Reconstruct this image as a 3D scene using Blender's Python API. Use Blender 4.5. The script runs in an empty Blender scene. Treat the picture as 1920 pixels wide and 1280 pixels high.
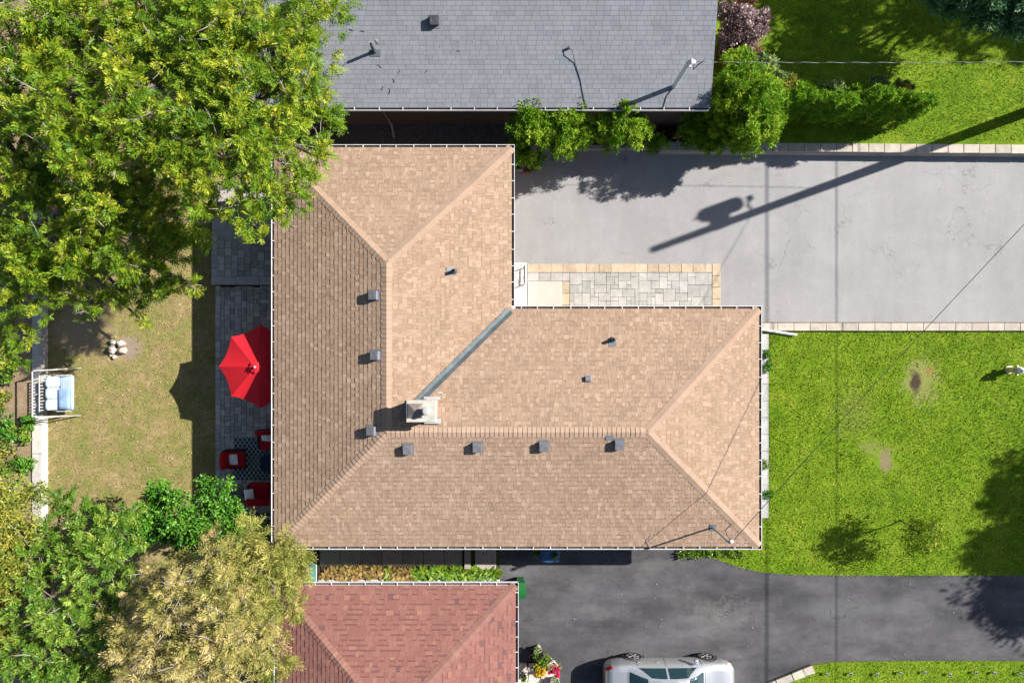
import bpy, math, random
import numpy as np
from mathutils import Vector, Matrix

# ---------------------------------------------------------------- camera, light, exposure
scene = bpy.context.scene
COL = scene.collection
H = 25.0                      # drone height above the ground, m
cam_d = bpy.data.cameras.new('camera')
cam = bpy.data.objects.new('camera', cam_d)
cam.location = (0, 0, H)
cam.rotation_euler = (0, 0, 0)
cam_d.lens, cam_d.sensor_width = 24.0, 36.0
cam_d.clip_start, cam_d.clip_end = 0.1, 2000
COL.objects.link(cam)
scene.camera = cam

SUN_EL, SUN_AZ = 34.0, 20.1   # elevation, angle from +X towards +Y
world = bpy.data.worlds.new('World'); scene.world = world
world.use_nodes = True
wn = world.node_tree
bg = wn.nodes['Background']
sky = wn.nodes.new('ShaderNodeTexSky')
sky.sky_type = 'NISHITA'; sky.sun_disc = False
sky.sun_elevation = math.radians(SUN_EL); sky.sun_rotation = math.radians(90 - SUN_AZ)
wn.links.new(sky.outputs[0], bg.inputs[0]); bg.inputs[1].default_value = 0.055
sun_d = bpy.data.lights.new('sun', 'SUN'); sun_d.energy = 5.0; sun_d.angle = math.radians(0.53)
sun_d.color = (1.0, 0.955, 0.88)
sun = bpy.data.objects.new('sun', sun_d)
el, az = math.radians(SUN_EL), math.radians(SUN_AZ)
SV = Vector((math.cos(el) * math.cos(az), math.cos(el) * math.sin(az), math.sin(el)))
sun.rotation_euler = SV.to_track_quat('Z', 'Y').to_euler()
sun.location = (20, 8, 40)
COL.objects.link(sun)
vs = scene.view_settings
vs.view_transform = 'Standard'; vs.look = 'None'; vs.gamma = 1.0; vs.use_curve_mapping = False
vs.exposure = 1.5
scene.cycles.max_bounces = 6; scene.cycles.transparent_max_bounces = 4
scene.cycles.use_adaptive_sampling = True

rnd = random.Random(7)
F = 1280.0                    # focal length in photo pixels

def P(px, py, z=0.0):
    k = (H - z) / F
    return Vector(((px - 960) * k, (640 - py) * k, z))

# ---------------------------------------------------------------- materials
HS = 0.74                     # hard surfaces: base colours scaled down against the raised exposure
class NT:
    def __init__(s, name):
        s.m = bpy.data.materials.new(name); s.m.use_nodes = True
        s.t = s.m.node_tree; s.b = s.t.nodes['Principled BSDF']
        s.pos = s.t.nodes.new('ShaderNodeNewGeometry').outputs['Position']
    def n(s, typ, **kw):
        nd = s.t.nodes.new(typ)
        for k, v in kw.items():
            if k.startswith('i_'): nd.inputs[k[2:].replace('_', ' ')].default_value = v
            else: setattr(nd, k, v)
        return nd
    def l(s, a, b): s.t.links.new(a, b)
    def noise(s, scale, detail=4, rough=.6, stretch=None, off=None):
        nd = s.n('ShaderNodeTexNoise', i_Scale=scale, i_Detail=detail, i_Roughness=rough)
        src = s.pos
        if stretch or off:
            mp = s.n('ShaderNodeMapping'); s.l(s.pos, mp.inputs[0])
            mp.inputs['Scale'].default_value = stretch or (1, 1, 1)
            mp.inputs['Location'].default_value = off or (0, 0, 0)
            src = mp.outputs[0]
        s.l(src, nd.inputs['Vector'])
        return nd.outputs[0]
    def ramp(s, fac, stops, interp='LINEAR'):
        r = s.n('ShaderNodeValToRGB'); s.l(fac, r.inputs[0]); r.color_ramp.interpolation = interp
        e = r.color_ramp.elements
        while len(e) < len(stops): e.new(.5)
        for i, (p, c) in enumerate(stops):
            e[i].position = p
            e[i].color = (*c, 1) if not isinstance(c, (int, float)) else (c, c, c, 1)
        return r.outputs[0]
    def mix(s, fac, a, b, mode='MIX'):
        m = s.n('ShaderNodeMix', data_type='RGBA', blend_type=mode)
        for sock, v in ((0, fac), (6, a), (7, b)):
            if hasattr(v, 'is_output'): s.l(v, m.inputs[sock])
            elif sock == 0: m.inputs[0].default_value = v
            else: m.inputs[sock].default_value = (*v, 1)
        return m.outputs[2]
    def math(s, op, a, b=0.0, clamp=False):
        m = s.n('ShaderNodeMath', operation=op, use_clamp=clamp)
        for i, v in enumerate((a, b)):
            if hasattr(v, 'is_output'): s.l(v, m.inputs[i])
            else: m.inputs[i].default_value = v
        return m.outputs[0]
    def spot(s, x, y, rx, ry, wob=.5, soft=.35):
        """1 inside an irregular patch round (x, y), 0 outside."""
        mp = s.n('ShaderNodeMapping', vector_type='TEXTURE'); s.l(s.pos, mp.inputs[0])
        mp.inputs['Location'].default_value = (x, y, 0); mp.inputs['Scale'].default_value = (rx, ry, 1000)
        ln = s.n('ShaderNodeVectorMath', operation='LENGTH'); s.l(mp.outputs[0], ln.inputs[0])
        nz = s.noise(2.2 / max(rx, ry), 6, .7)
        d = s.math('ADD', ln.outputs['Value'], s.math('MULTIPLY', s.math('SUBTRACT', nz, .5), wob * 2))
        return s.ramp(d, [(1 - soft, 1.0), (1 + soft * .6, 0.0)])
    def col(s, c): 
        if hasattr(c, 'is_output'): s.l(c, s.b.inputs['Base Color'])
        else: s.b.inputs['Base Color'].default_value = (*c, 1)
        return s
    def bump(s, h, strength=.3, dist=.01):
        b = s.n('ShaderNodeBump'); b.inputs['Strength'].default_value = strength; b.inputs['Distance'].default_value = dist
        s.l(h, b.inputs['Height']); s.l(b.outputs[0], s.b.inputs['Normal']); return s
    def set(s, rough=.85, spec=.3, metal=0.0, **kw):
        s.b.inputs['Roughness'].default_value = rough
        s.b.inputs['Specular IOR Level'].default_value = spec
        s.b.inputs['Metallic'].default_value = metal
        for k, v in kw.items(): s.b.inputs[k.replace('_', ' ')].default_value = v
        return s.m

def simple(name, c, rough=.7, var=.18, scale=6.0, spec=.3, metal=0.0, bump=0.0, grain=None, **kw):
    t = NT(name); c = tuple(x * HS for x in c)
    lo = tuple(x * (1 - var) for x in c); hi = tuple(min(1, x * (1 + var)) for x in c)
    f = t.noise(scale, 5, .65)
    cc = t.ramp(f, [(.3, lo), (.7, hi)])
    if grain:
        g = t.noise(grain, 2, .5)
        cc = t.mix(.6, cc, t.ramp(g, [(.3, .62), (.7, 1.25)]), 'MULTIPLY')
    t.col(cc)
    if bump: t.bump(t.noise(grain or scale * 8, 3, .6), bump, .01)
    return t.set(rough, spec, metal, **kw)

def granule(name, c, grain=70.0):
    """asphalt shingle face: coloured granules, slight weathering"""
    t = NT(name); c = tuple(x * HS for x in c)
    g = t.noise(grain, 3, .7)
    w = t.noise(.9, 7, .68)
    cc = t.ramp(g, [(.25, tuple(x * .72 for x in c)), (.75, tuple(x * 1.25 for x in c))])
    cc = t.mix(.55, cc, t.ramp(w, [(.3, .84), (.7, 1.12)]), 'MULTIPLY')
    t.col(cc).bump(g, .35, .004)
    return t.set(.95, .15)

def leafmat(name, c_dark, c_mid, c_light, trans=.35, rough=.5, spec=.3):
    """leaves: colour from the per-leaf 'tint' attribute, partly translucent"""
    t = NT(name)
    a = t.n('ShaderNodeAttribute', attribute_name='tint')
    cc = t.ramp(a.outputs['Fac'], [(0.0, c_dark), (.5, c_mid), (1.0, c_light)])
    t.col(cc); t.set(rough, spec)
    tr = t.n('ShaderNodeBsdfTranslucent'); t.l(cc, tr.inputs[0])
    mx = t.n('ShaderNodeMixShader'); mx.inputs[0].default_value = trans
    out = t.t.nodes['Material Output']
    t.l(t.b.outputs[0], mx.inputs[1]); t.l(tr.outputs[0], mx.inputs[2]); t.l(mx.outputs[0], out.inputs[0])
    return t.m

# ---------------------------------------------------------------- mesh helpers
def wloc(o):
    v = Vector((0, 0, 0))
    while o is not None:
        v = v + o.location; o = o.parent
    return v

def tag(o, label=None, cat=None, group=None, kind=None):
    if label: o['label'] = label
    if cat: o['category'] = cat
    if group: o['group'] = group
    if kind: o['kind'] = kind
    return o

def empty(name, loc, label=None, cat=None, group=None):
    o = bpy.data.objects.new(name, None); o.location = loc; o.empty_display_size = .2
    COL.objects.link(o)
    return tag(o, label, cat, group)

def link(name, me, parent=None, loc=(0, 0, 0)):
    o = bpy.data.objects.new(name, me); o.location = loc
    COL.objects.link(o)
    if parent is not None: o.parent = parent
    return o

class MB:
    def __init__(s): s.v = []; s.f = []; s.mi = []
    def add(s, verts, faces, m=0):
        k = len(s.v); s.v += [tuple(p) for p in verts]
        s.f += [tuple(i + k for i in f) for f in faces]; s.mi += [m] * len(faces); return s
    def box(s, c, size, rz=0.0, m=0, taper=1.0):
        x, y, z = (d / 2 for d in size); ca, sa = math.cos(rz), math.sin(rz); vv = []
        for sz in (-1, 1):
            t = taper if sz > 0 else 1
            for sx, sy in ((-1, -1), (1, -1), (1, 1), (-1, 1)):
                a, b = sx * x * t, sy * y * t
                vv.append((c[0] + a * ca - b * sa, c[1] + a * sa + b * ca, c[2] + sz * z))
        return s.add(vv, [(3, 2, 1, 0), (4, 5, 6, 7), (0, 1, 5, 4), (1, 2, 6, 5), (2, 3, 7, 6), (3, 0, 4, 7)], m)
    def prism(s, poly, z0, z1, m=0, top=True):
        n = len(poly)
        vv = [(p[0], p[1], z0) for p in poly] + [(p[0], p[1], z1) for p in poly]
        ff = [(i, (i + 1) % n, n + (i + 1) % n, n + i) for i in range(n)]
        if top: ff += [tuple(range(n, 2 * n)), tuple(range(n - 1, -1, -1))]
        return s.add(vv, ff, m)
    def slab(s, x0, x1, y0, y1, z0, z1, b=.008, m=0, j=0.0):
        """stone slab with softened top edges"""
        r = lambda: rnd.uniform(-j, j)
        q = [(x0 + r(), y0 + r()), (x1 + r(), y0 + r()), (x1 + r(), y1 + r()), (x0 + r(), y1 + r())]
        cx, cy = (x0 + x1) / 2, (y0 + y1) / 2
        ins = [(x + (b if x < cx else -b), y + (b if y < cy else -b)) for x, y in q]
        vv = [(x, y, z0) for x, y in q] + [(x, y, z1 - b) for x, y in q] + [(x, y, z1) for x, y in ins]
        ff = [(i, (i + 1) % 4, 4 + (i + 1) % 4, 4 + i) for i in range(4)]
        ff += [(4 + i, 4 + (i + 1) % 4, 8 + (i + 1) % 4, 8 + i) for i in range(4)] + [(8, 9, 10, 11)]
        return s.add(vv, ff, m)
    def tube(s, pts, r, n=8, m=0, cap=True):
        pts = [Vector(p) for p in pts]; rr = r if hasattr(r, '__len__') else [r] * len(pts)
        rings = []; ref = None
        for i, p in enumerate(pts):
            d = (pts[min(i + 1, len(pts) - 1)] - pts[max(i - 1, 0)])
            d = d.normalized() if d.length > 1e-9 else Vector((0, 0, 1))
            if ref is None: ref = Vector((0, 0, 1)) if abs(d.z) < .9 else Vector((1, 0, 0))
            a = d.cross(ref).normalized(); b = d.cross(a).normalized(); ref = -b if False else ref
            rings.append([p + (a * math.cos(t) + b * math.sin(t)) * rr[i] for t in [2 * math.pi * k / n for k in range(n)]])
        vv = [v for ring in rings for v in ring]
        ff = [(i * n + k, i * n + (k + 1) % n, (i + 1) * n + (k + 1) % n, (i + 1) * n + k) for i in range(len(pts) - 1) for k in range(n)]
        if cap: ff += [tuple(range(n - 1, -1, -1)), tuple(range((len(pts) - 1) * n, len(pts) * n))]
        return s.add(vv, ff, m)
    def lathe(s, c, prof, n=16, m=0, axis='z'):
        """prof: (radius, height) list, revolved round a vertical axis through c"""
        vv = []
        for r, h in prof:
            for k in range(n):
                t = 2 * math.pi * k / n
                if axis == 'z': vv.append((c[0] + r * math.cos(t), c[1] + r * math.sin(t), c[2] + h))
                elif axis == 'y': vv.append((c[0] + r * math.cos(t), c[1] + h, c[2] + r * math.sin(t)))
                else: vv.append((c[0] + h, c[1] + r * math.cos(t), c[2] + r * math.sin(t)))
        L = len(prof)
        ff = [(i * n + k, i * n + (k + 1) % n, (i + 1) * n + (k + 1) % n, (i + 1) * n + k) for i in range(L - 1) for k in range(n)]
        ff += [tuple(range(n - 1, -1, -1)), tuple(range((L - 1) * n, L * n))]
        return s.add(vv, ff, m)
    def build(s, name, mats, parent=None, smooth=False, loc=None, bevel=0.0, sub=0, **tags):
        base = wloc(parent) if parent is not None else Vector((0, 0, 0))
        if loc is None:
            a = np.array(s.v); loc = Vector(((a[:, 0].min() + a[:, 0].max()) / 2, (a[:, 1].min() + a[:, 1].max()) / 2, a[:, 2].min()))
        loc = Vector(loc)
        me = bpy.data.meshes.new(name)
        me.from_pydata([(x - loc.x, y - loc.y, z - loc.z) for x, y, z in s.v], [], s.f)
        for mt in (mats if isinstance(mats, (list, tuple)) else [mats]): me.materials.append(mt)
        me.polygons.foreach_set('material_index', s.mi)
        if smooth: me.polygons.foreach_set('use_smooth', [True] * len(me.polygons))
        me.update()
        o = link(name, me, parent, loc - base)
        if bevel:
            b = o.modifiers.new('bevel', 'BEVEL'); b.width = bevel; b.segments = 2; b.limit_method = 'ANGLE'
        if sub:
            b = o.modifiers.new('sub', 'SUBSURF'); b.levels = b.render_levels = sub
        return tag(o, **tags)

def np_mesh(name, verts, nper, mat, tint=None, parent=None, loc=(0, 0, 0), smooth=False, **tags):
    """verts: (N*nper, 3) array; every consecutive nper vertices make one face"""
    base = wloc(parent) if parent is not None else Vector((0, 0, 0))
    loc = Vector(loc)
    verts = (np.asarray(verts, dtype=np.float32) - np.array(loc, dtype=np.float32))
    n = len(verts) // nper
    me = bpy.data.meshes.new(name)
    me.vertices.add(len(verts)); me.vertices.foreach_set('co', verts.ravel())
    me.loops.add(len(verts)); me.loops.foreach_set('vertex_index', np.arange(len(verts), dtype=np.int32))
    me.polygons.add(n); me.polygons.foreach_set('loop_start', np.arange(0, len(verts), nper, dtype=np.int32))
    me.materials.append(mat)
    if tint is not None:
        at = me.attributes.new('tint', 'FLOAT', 'FACE'); at.data.foreach_set('value', np.asarray(tint, dtype=np.float32))
    me.update(calc_edges=True)
    o = link(name, me, parent, loc - base)
    return tag(o, **tags)

def unit(a): return a / np.maximum(np.linalg.norm(a, axis=-1, keepdims=True), 1e-9)

def leaf_quads(rng, p, d, ln, wd, roll=None):
    """diamond leaves from base points p, directions d"""
    n = len(p)
    r = unit(rng.normal(size=(n, 3)))
    if roll is not None: r = unit(r * (1 - roll) + np.array([0, 0, 1.0]) * roll + 1e-6)
    s = unit(np.cross(d, r))
    ln = ln[:, None]; wd = wd[:, None]
    q = np.empty((n, 4, 3))
    q[:, 0] = p; q[:, 1] = p + d * ln * .45 + s * wd * .5; q[:, 2] = p + d * ln; q[:, 3] = p + d * ln * .45 - s * wd * .5
    return q.reshape(-1, 3)

def foliage(name, mat, clumps, per, ln, wd, seed, parent=None, up=.35, bias=.0, tintrange=(.0, 1.0), flat=.6, outw=.8, **tags):
    """leaf sprays round clump centres: clumps is a list of (x, y, z, r)"""
    rng = np.random.default_rng(seed)
    C = np.array(clumps, dtype=float); n = len(C) * per
    idx = np.repeat(np.arange(len(C)), per)
    # several twigs in a clump; leaves fan off each twig tip
    tw = 7
    tdir = unit(rng.normal(size=(len(C), tw, 3)) + np.array([0, 0, up]))
    k = rng.integers(0, tw, n)
    td = tdir[idx, k]
    rad = C[idx, 3] * np.sqrt(rng.uniform(.08, 1, n))
    p = C[idx, :3] + td * rad[:, None] * np.array([1, 1, flat]) + rng.normal(size=(n, 3)) * (C[idx, 3] * .16)[:, None]
    d = unit(td * outw + rng.normal(size=(n, 3)) * .75 + np.array([0, 0, up * .3]))
    L = ln * rng.uniform(.65, 1.25, n); W = wd * rng.uniform(.7, 1.25, n)
    ct = rng.uniform(0, 1, len(C))
    t = tintrange[0] + (tintrange[1] - tintrange[0]) * np.clip(.62 * ct[idx] + .38 * rng.uniform(0, 1, n) + bias, 0, 1)
    return np_mesh(name, leaf_quads(rng, p, d, L, W, .25), 4, mat, t, parent, (0, 0, 0) if parent is None else wloc(parent), **tags)

def sprays(name, mat, clumps, per, length, lw, seed, parent=None, up=.5, pairs=5, tintrange=(0, 1), flat=.75, spread=.9, **tags):
    """feathery foliage: pinnate sprays fanning out of every clump (x, y, z, r)"""
    rng = np.random.default_rng(seed)
    C = np.array(clumps, dtype=float); nc = len(C); n = nc * per
    idx = np.repeat(np.arange(nc), per)
    # each clump carries a few twig ends; the sprays of a twig end fan out together
    tw = 4; tdir = unit(rng.normal(size=(nc, tw, 3)) + np.array([0, 0, up])); k = rng.integers(0, tw, n); td = tdir[idx, k]
    base = C[idx, :3] + td * (C[idx, 3] * rng.uniform(.25, .85, n))[:, None] * np.array([1, 1, flat])
    ax = unit(td * 1.0 + rng.normal(size=(n, 3)) * .62 + np.array([0, 0, .1]))
    nrm = unit(rng.normal(size=(n, 3)) * .45 + np.array([0, 0, 1.0]))
    side = unit(np.cross(ax, nrm)); L = length * rng.uniform(.6, 1.25, n)
    ct = rng.uniform(0, 1, nc); st = rng.uniform(0, 1, n)
    tint = np.clip(.45 * ct[idx] + .4 * st + .15 * (td[:, 2] > .4), 0, 1)
    quads = []; tt = []
    for j in range(pairs + 1):
        f = .15 + .85 * j / pairs
        root = base + ax * (L * f)[:, None] - np.array([0, 0, 1.0]) * (L * .22 * f * f)[:, None]
        for s in ((1, -1) if j < pairs else (0,)):
            d = unit(ax * (1.0 if s == 0 else .62) + side * s * spread * .85 + rng.normal(size=(n, 3)) * .12)
            ll = L * (.42 if s else .36) * (1 - .3 * abs(f - .45)) * rng.uniform(.8, 1.2, n)
            w = lw * rng.uniform(.75, 1.25, n)
            sd = unit(np.cross(d, nrm))
            q = np.empty((n, 4, 3)); q[:, 0] = root; q[:, 1] = root + d * (ll * .5)[:, None] + sd * (w * .5)[:, None]; q[:, 2] = root + d * ll[:, None]; q[:, 3] = root + d * (ll * .5)[:, None] - sd * (w * .5)[:, None]
            quads.append(q); tt.append(np.clip(tint + rng.uniform(-.12, .12, n), 0, 1) * (tintrange[1] - tintrange[0]) + tintrange[0])
    v = np.concatenate(quads).reshape(-1, 3)
    return np_mesh(name, v, 4, mat, np.concatenate(tt), parent, (0, 0, 0) if parent is None else wloc(parent), **tags)

def lobes_to_clumps(lobes, seed, spacing=.42, r=(.28, .5), zmin=-.35, fill=.25):
    """lobes: (x, y, z, rx, rz) ellipsoids; clump centres on their upper shells"""
    rng = np.random.default_rng(seed); out = []
    for (x, y, z, rx, rz) in lobes:
        n = int(2 * math.pi * rx * rx * 1.15 / spacing ** 2)
        d = unit(rng.normal(size=(n * 2, 3))); d = d[d[:, 2] > zmin][:n]
        rr = rng.uniform(.72, 1.03, len(d))
        rr[rng.uniform(size=len(d)) < fill] *= .62
        for a, b in zip(d, rr):
            out.append((x + a[0] * rx * b, y + a[1] * rx * b, z + a[2] * rz * b, rng.uniform(*r)))
    return out

def in_poly(x, y, poly):
    inside = np.zeros(len(x), bool); j = len(poly) - 1
    for i in range(len(poly)):
        xi, yi = poly[i][0], poly[i][1]; xj, yj = poly[j][0], poly[j][1]
        c = ((yi > y) != (yj > y)) & (x < (xj - xi) * (y - yi) / (yj - yi + 1e-12) + xi)
        inside ^= c; j = i
    return inside

def vnoise(x, y, scale, seed):
    """smooth value noise in 0..1"""
    g = np.random.default_rng(seed).uniform(size=(256, 256)); u, v = x * scale + 100, y * scale + 100
    i, j = np.floor(u).astype(int), np.floor(v).astype(int); a, b = u - i, v - j; a = a * a * (3 - 2 * a); b = b * b * (3 - 2 * b)
    G = lambda p, q: g[p % 256, q % 256]
    return (G(i, j) * (1 - a) + G(i + 1, j) * a) * (1 - b) + (G(i, j + 1) * (1 - a) + G(i + 1, j + 1) * a) * b

def grass(name, poly, z, dens, mat, seed, ln=.07, wd=.014, holes=(), tintbias=None, **tags):
    rng = np.random.default_rng(seed)
    xs = [p[0] for p in poly]; ys = [p[1] for p in poly]
    n = int((max(xs) - min(xs)) * (max(ys) - min(ys)) * dens)
    x = rng.uniform(min(xs), max(xs), n); y = rng.uniform(min(ys), max(ys), n)
    ok = in_poly(x, y, poly)
    for hx, hy, hr in holes:
        dd = np.hypot(x - hx, y - hy) / hr
        ok &= rng.uniform(size=n) < np.clip((dd - .35) * 1.6, 0, 1)
    x, y = x[ok], y[ok]; n = len(x); x = x + rng.normal(0, .035, n); y = y + rng.normal(0, .035, n)
    p = np.stack([x, y, np.full(n, z)], 1)
    d = unit(np.stack([rng.normal(size=n) * .75, rng.normal(size=n) * .75, np.full(n, .75)], 1))
    patch = (vnoise(x, y, .55, seed) - .5) * .55 + (vnoise(x, y, 1.9, seed + 1) - .5) * .5 + (vnoise(x, y, 6, seed + 2) - .5) * .35
    t = np.clip(.5 + (rng.uniform(0, 1, n) - .5) * .75 + patch, 0, 1)
    if tintbias is not None: t = np.clip(t + tintbias(x, y), 0, 1)
    return np_mesh(name, leaf_quads(rng, p, d, ln * rng.uniform(.6, 1.3, n), wd * rng.uniform(.7, 1.3, n), 0), 4, mat, t, None, (0, 0, 0), kind='stuff', **tags)

def sheet(name, poly, z, mat, **tags):
    m = MB(); m.add([(p[0], p[1], z) for p in poly], [tuple(range(len(poly)))])
    a = sum(poly[i][0] * poly[(i + 1) % len(poly)][1] - poly[(i + 1) % len(poly)][0] * poly[i][1] for i in range(len(poly)))
    if a < 0: m.f = [tuple(reversed(m.f[0]))]
    return m.build(name, mat, kind='structure', **tags)
def PP(l, z=0.0): return [tuple(P(a, b, z))[:2] for a, b in l]

# colours -----------------------------------------------------------------------------------
M = {}
M['white'] = simple('white_paint', (.78, .78, .78), .45, .05)
M['debris'] = simple('gutter_litter', (.06, .04, .03), .95, .5, 14, grain=40)
M['brick'] = None
def brickmat(name, c1, c2, mort):
    t = NT(name)
    tc = t.n('ShaderNodeTexCoord'); b = t.n('ShaderNodeTexBrick')
    sep = t.n('ShaderNodeSeparateXYZ'); t.l(t.pos, sep.inputs[0])
    cmb = t.n('ShaderNodeCombineXYZ'); t.l(t.math('ADD', sep.outputs[0], sep.outputs[1]), cmb.inputs[0]); t.l(sep.outputs[2], cmb.inputs[1])
    t.l(cmb.outputs[0], b.inputs['Vector']); b.inputs['Scale'].default_value = 1.0
    b.inputs['Brick Width'].default_value = .21; b.inputs['Row Height'].default_value = .075; b.inputs['Mortar Size'].default_value = .006
    b.inputs['Color1'].default_value = (*c1, 1); b.inputs['Color2'].default_value = (*c2, 1); b.inputs['Mortar'].default_value = (*mort, 1)
    t.col(b.outputs[0]).bump(t.math('MULTIPLY', b.outputs['Fac'], -1), .5, .01)
    return t.set(.9, .2)
M['brick'] = brickmat('dark_brick', (.085, .055, .045), (.06, .04, .035), (.11, .10, .095))  # near-black brick: the shade on the grey house wall is put into the colour
M['brick_buff'] = brickmat('buff_brick', (.34, .25, .18), (.28, .2, .14), (.32, .3, .28))
M['soffit'] = simple('soffit_white', (.7, .7, .7), .6, .05)
M['deck'] = simple('roof_felt', (.05, .045, .04), .95, .3, 8)
M['grey_plastic'] = simple('grey_plastic', (.15, .15, .17), .55, .1)
M['grey_plastic2'] = simple('dark_plastic', (.05, .055, .065), .5, .15)
M['galv'] = simple('weathered_sheet_metal', (.085, .105, .115), .5, .35, 3, .4, .15)
M['lead'] = simple('pipe_flashing', (.12, .15, .17), .5, .2, 9, .5, .2)
M['concrete'] = simple('concrete', (.36, .34, .31), .9, .18, 2.2, .2, bump=.2, grain=60)
M['concrete_light'] = simple('pale_concrete', (.55, .53, .49), .9, .12, 2.2, .2, bump=.2, grain=60)
M['black_wire'] = simple('black_cable', (.02, .02, .022), .6, .2)
M['black_iron'] = simple('dark_iron', (.05, .04, .04), .5, .2)
M['soil'] = simple('dark_soil', (.05, .035, .025), .95, .5, 3, .1, bump=.5, grain=45)
M['bark'] = simple('bark', (.16, .13, .105), .95, .4, 9, .1, bump=.6, grain=50)
M['deadwood'] = simple('grey_dead_wood', (.3, .27, .24), .95, .25, 9, .1)
# ================================================================ GROUND
def lawn_mat(name, c1, c2, c3, spots=()):
    t = NT(name)
    a = t.noise(1.1, 6, .65); b = t.noise(24, 4, .7)
    cc = t.ramp(a, [(.25, c1), (.5, c2), (.8, c3)])
    cc = t.mix(.8, cc, t.ramp(b, [(.25, .55), (.75, 1.35)]), 'MULTIPLY')
    cc = t.mix(.7, cc, t.ramp(t.noise(60, 3, .7, off=(2, 5, 0)), [(.3, .55), (.7, 1.45)]), 'MULTIPLY')
    cc = t.mix(.8, cc, t.ramp(t.noise(3.4, 6, .7, off=(7, 1, 0)), [(.3, .7), (.7, 1.3)]), 'MULTIPLY')
    for x, y, rx, ry, c, w in spots:
        sp = t.spot(x, y, rx, ry, w, .5)
        n2 = t.noise(22, 4, .7)
        cc = t.mix(t.math('MULTIPLY', sp, 1.0), cc, t.ramp(n2, [(.25, tuple(v * .6 for v in c)), (.75, tuple(v * 1.35 for v in c))]))
    t.col(cc).bump(b, .8, .02)
    return t.set(.95, .1)

def asphalt_mat(name, c, dark, light, stain=.5, spots=(), streak=None, fleck=.0):
    t = NT(name); c, dark, light = (tuple(v * HS for v in q) for q in (c, dark, light))
    g = t.noise(130, 2, .8); a = t.noise(.35, 6, .62, off=(3, 1, 0)); b = t.noise(2.2, 6, .7)
    cc = t.ramp(a, [(.3, dark), (.52, c), (.75, light)])
    if streak:
        s = t.noise(streak[0], 7, .68, stretch=streak[1])
        cc = t.mix(streak[2], cc, t.ramp(s, [(.35, .6), (.65, 1.55)]), 'MULTIPLY')
    cc = t.mix(stain, cc, t.ramp(b, [(.3, .8), (.7, 1.18)]), 'MULTIPLY')
    cc = t.mix(.7, cc, t.ramp(g, [(.25, .6), (.55, 1.0), (.8, 1.5)]), 'MULTIPLY')
    for x, y, rx, ry, cs, w in spots:
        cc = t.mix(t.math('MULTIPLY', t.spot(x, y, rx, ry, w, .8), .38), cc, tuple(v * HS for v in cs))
    if fleck:
        v = t.n('ShaderNodeTexVoronoi', i_Scale=9.0); t.l(t.pos, v.inputs['Vector'])
        cc = t.mix(t.ramp(v.outputs['Distance'], [(.02, fleck), (.06, 0.0)]), cc, (.35, .34, .32))
    # hairline cracks
    nz = t.n('ShaderNodeTexNoise', i_Scale=.9, i_Detail=8.0); t.l(t.pos, nz.inputs['Vector'])
    d = t.math('ABSOLUTE', t.math('SUBTRACT', nz.outputs[0], .5))
    wide = t.noise(.45, 2, .5, off=(9, 4, 0))
    crack = t.math('MULTIPLY', t.ramp(d, [(0.0, 1.0), (.005, 0.0)]), t.ramp(wide, [(.53, 0.0), (.6, .8)]))
    cc = t.mix(crack, cc, tuple(v * .35 for v in dark))
    t.col(cc).bump(g, .5, .006)
    return t.set(.92, .2)

def gp(px, py): return tuple(P(px, py))[:2]
def sp(px, py, rx, ry, c, w=.5):
    x, y = gp(px, py); return (x, y, rx, ry, c, w)

M['ground'] = lawn_mat('ground_soil', (.05, .07, .02), (.07, .09, .025), (.09, .09, .04))
m = MB(); m.add([(-220, -220, -.03), (220, -220, -.03), (220, 220, -.03), (-220, 220, -.03)], [(0, 1, 2, 3)])
m.build('ground', M['ground'], kind='structure')

# ---- north drive, pale and worn
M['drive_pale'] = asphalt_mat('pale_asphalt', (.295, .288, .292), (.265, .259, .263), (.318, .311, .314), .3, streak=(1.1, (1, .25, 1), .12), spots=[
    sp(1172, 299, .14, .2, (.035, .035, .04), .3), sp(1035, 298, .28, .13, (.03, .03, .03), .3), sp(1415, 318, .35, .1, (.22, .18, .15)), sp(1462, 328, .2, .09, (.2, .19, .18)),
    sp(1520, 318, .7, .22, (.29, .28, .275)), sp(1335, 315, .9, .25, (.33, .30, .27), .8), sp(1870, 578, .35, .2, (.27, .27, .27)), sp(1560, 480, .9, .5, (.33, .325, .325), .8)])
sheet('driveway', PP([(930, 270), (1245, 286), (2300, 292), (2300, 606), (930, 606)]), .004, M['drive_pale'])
# ---- south drive, dark sealed asphalt with tyre scuffs
M['drive_dark'] = asphalt_mat('dark_asphalt', (.076, .074, .081), (.054, .053, .060), (.108, .104, .109), .75,
    streak=(.8, (.4, 1, 1), .8), fleck=.5, spots=[sp(1350, 1145, 1.3, .6, (.19, .185, .175), 1.6), sp(1130, 1150, 1.2, .35, (.15, .145, .14), 1.6), sp(1230, 1060, 1.5, .3, (.15, .145, .14), 1.6), sp(1600, 1140, 3.5, .5, (.14, .14, .14), 1.5)])
south = [(936, 1010), (1280, 1010), (1282, 1032), (1318, 1040), (1350, 1050), (1385, 1062), (1420, 1071), (1470, 1076), (1560, 1078), (1700, 1078), (2300, 1078), (2300, 1238), (1700, 1237), (1560, 1239), (1515, 1245), (1420, 1284), (1400, 1500), (955, 1500), (955, 1092), (936, 1088)]
sheet('driveway', PP(south), .004, M['drive_dark'])

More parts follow.
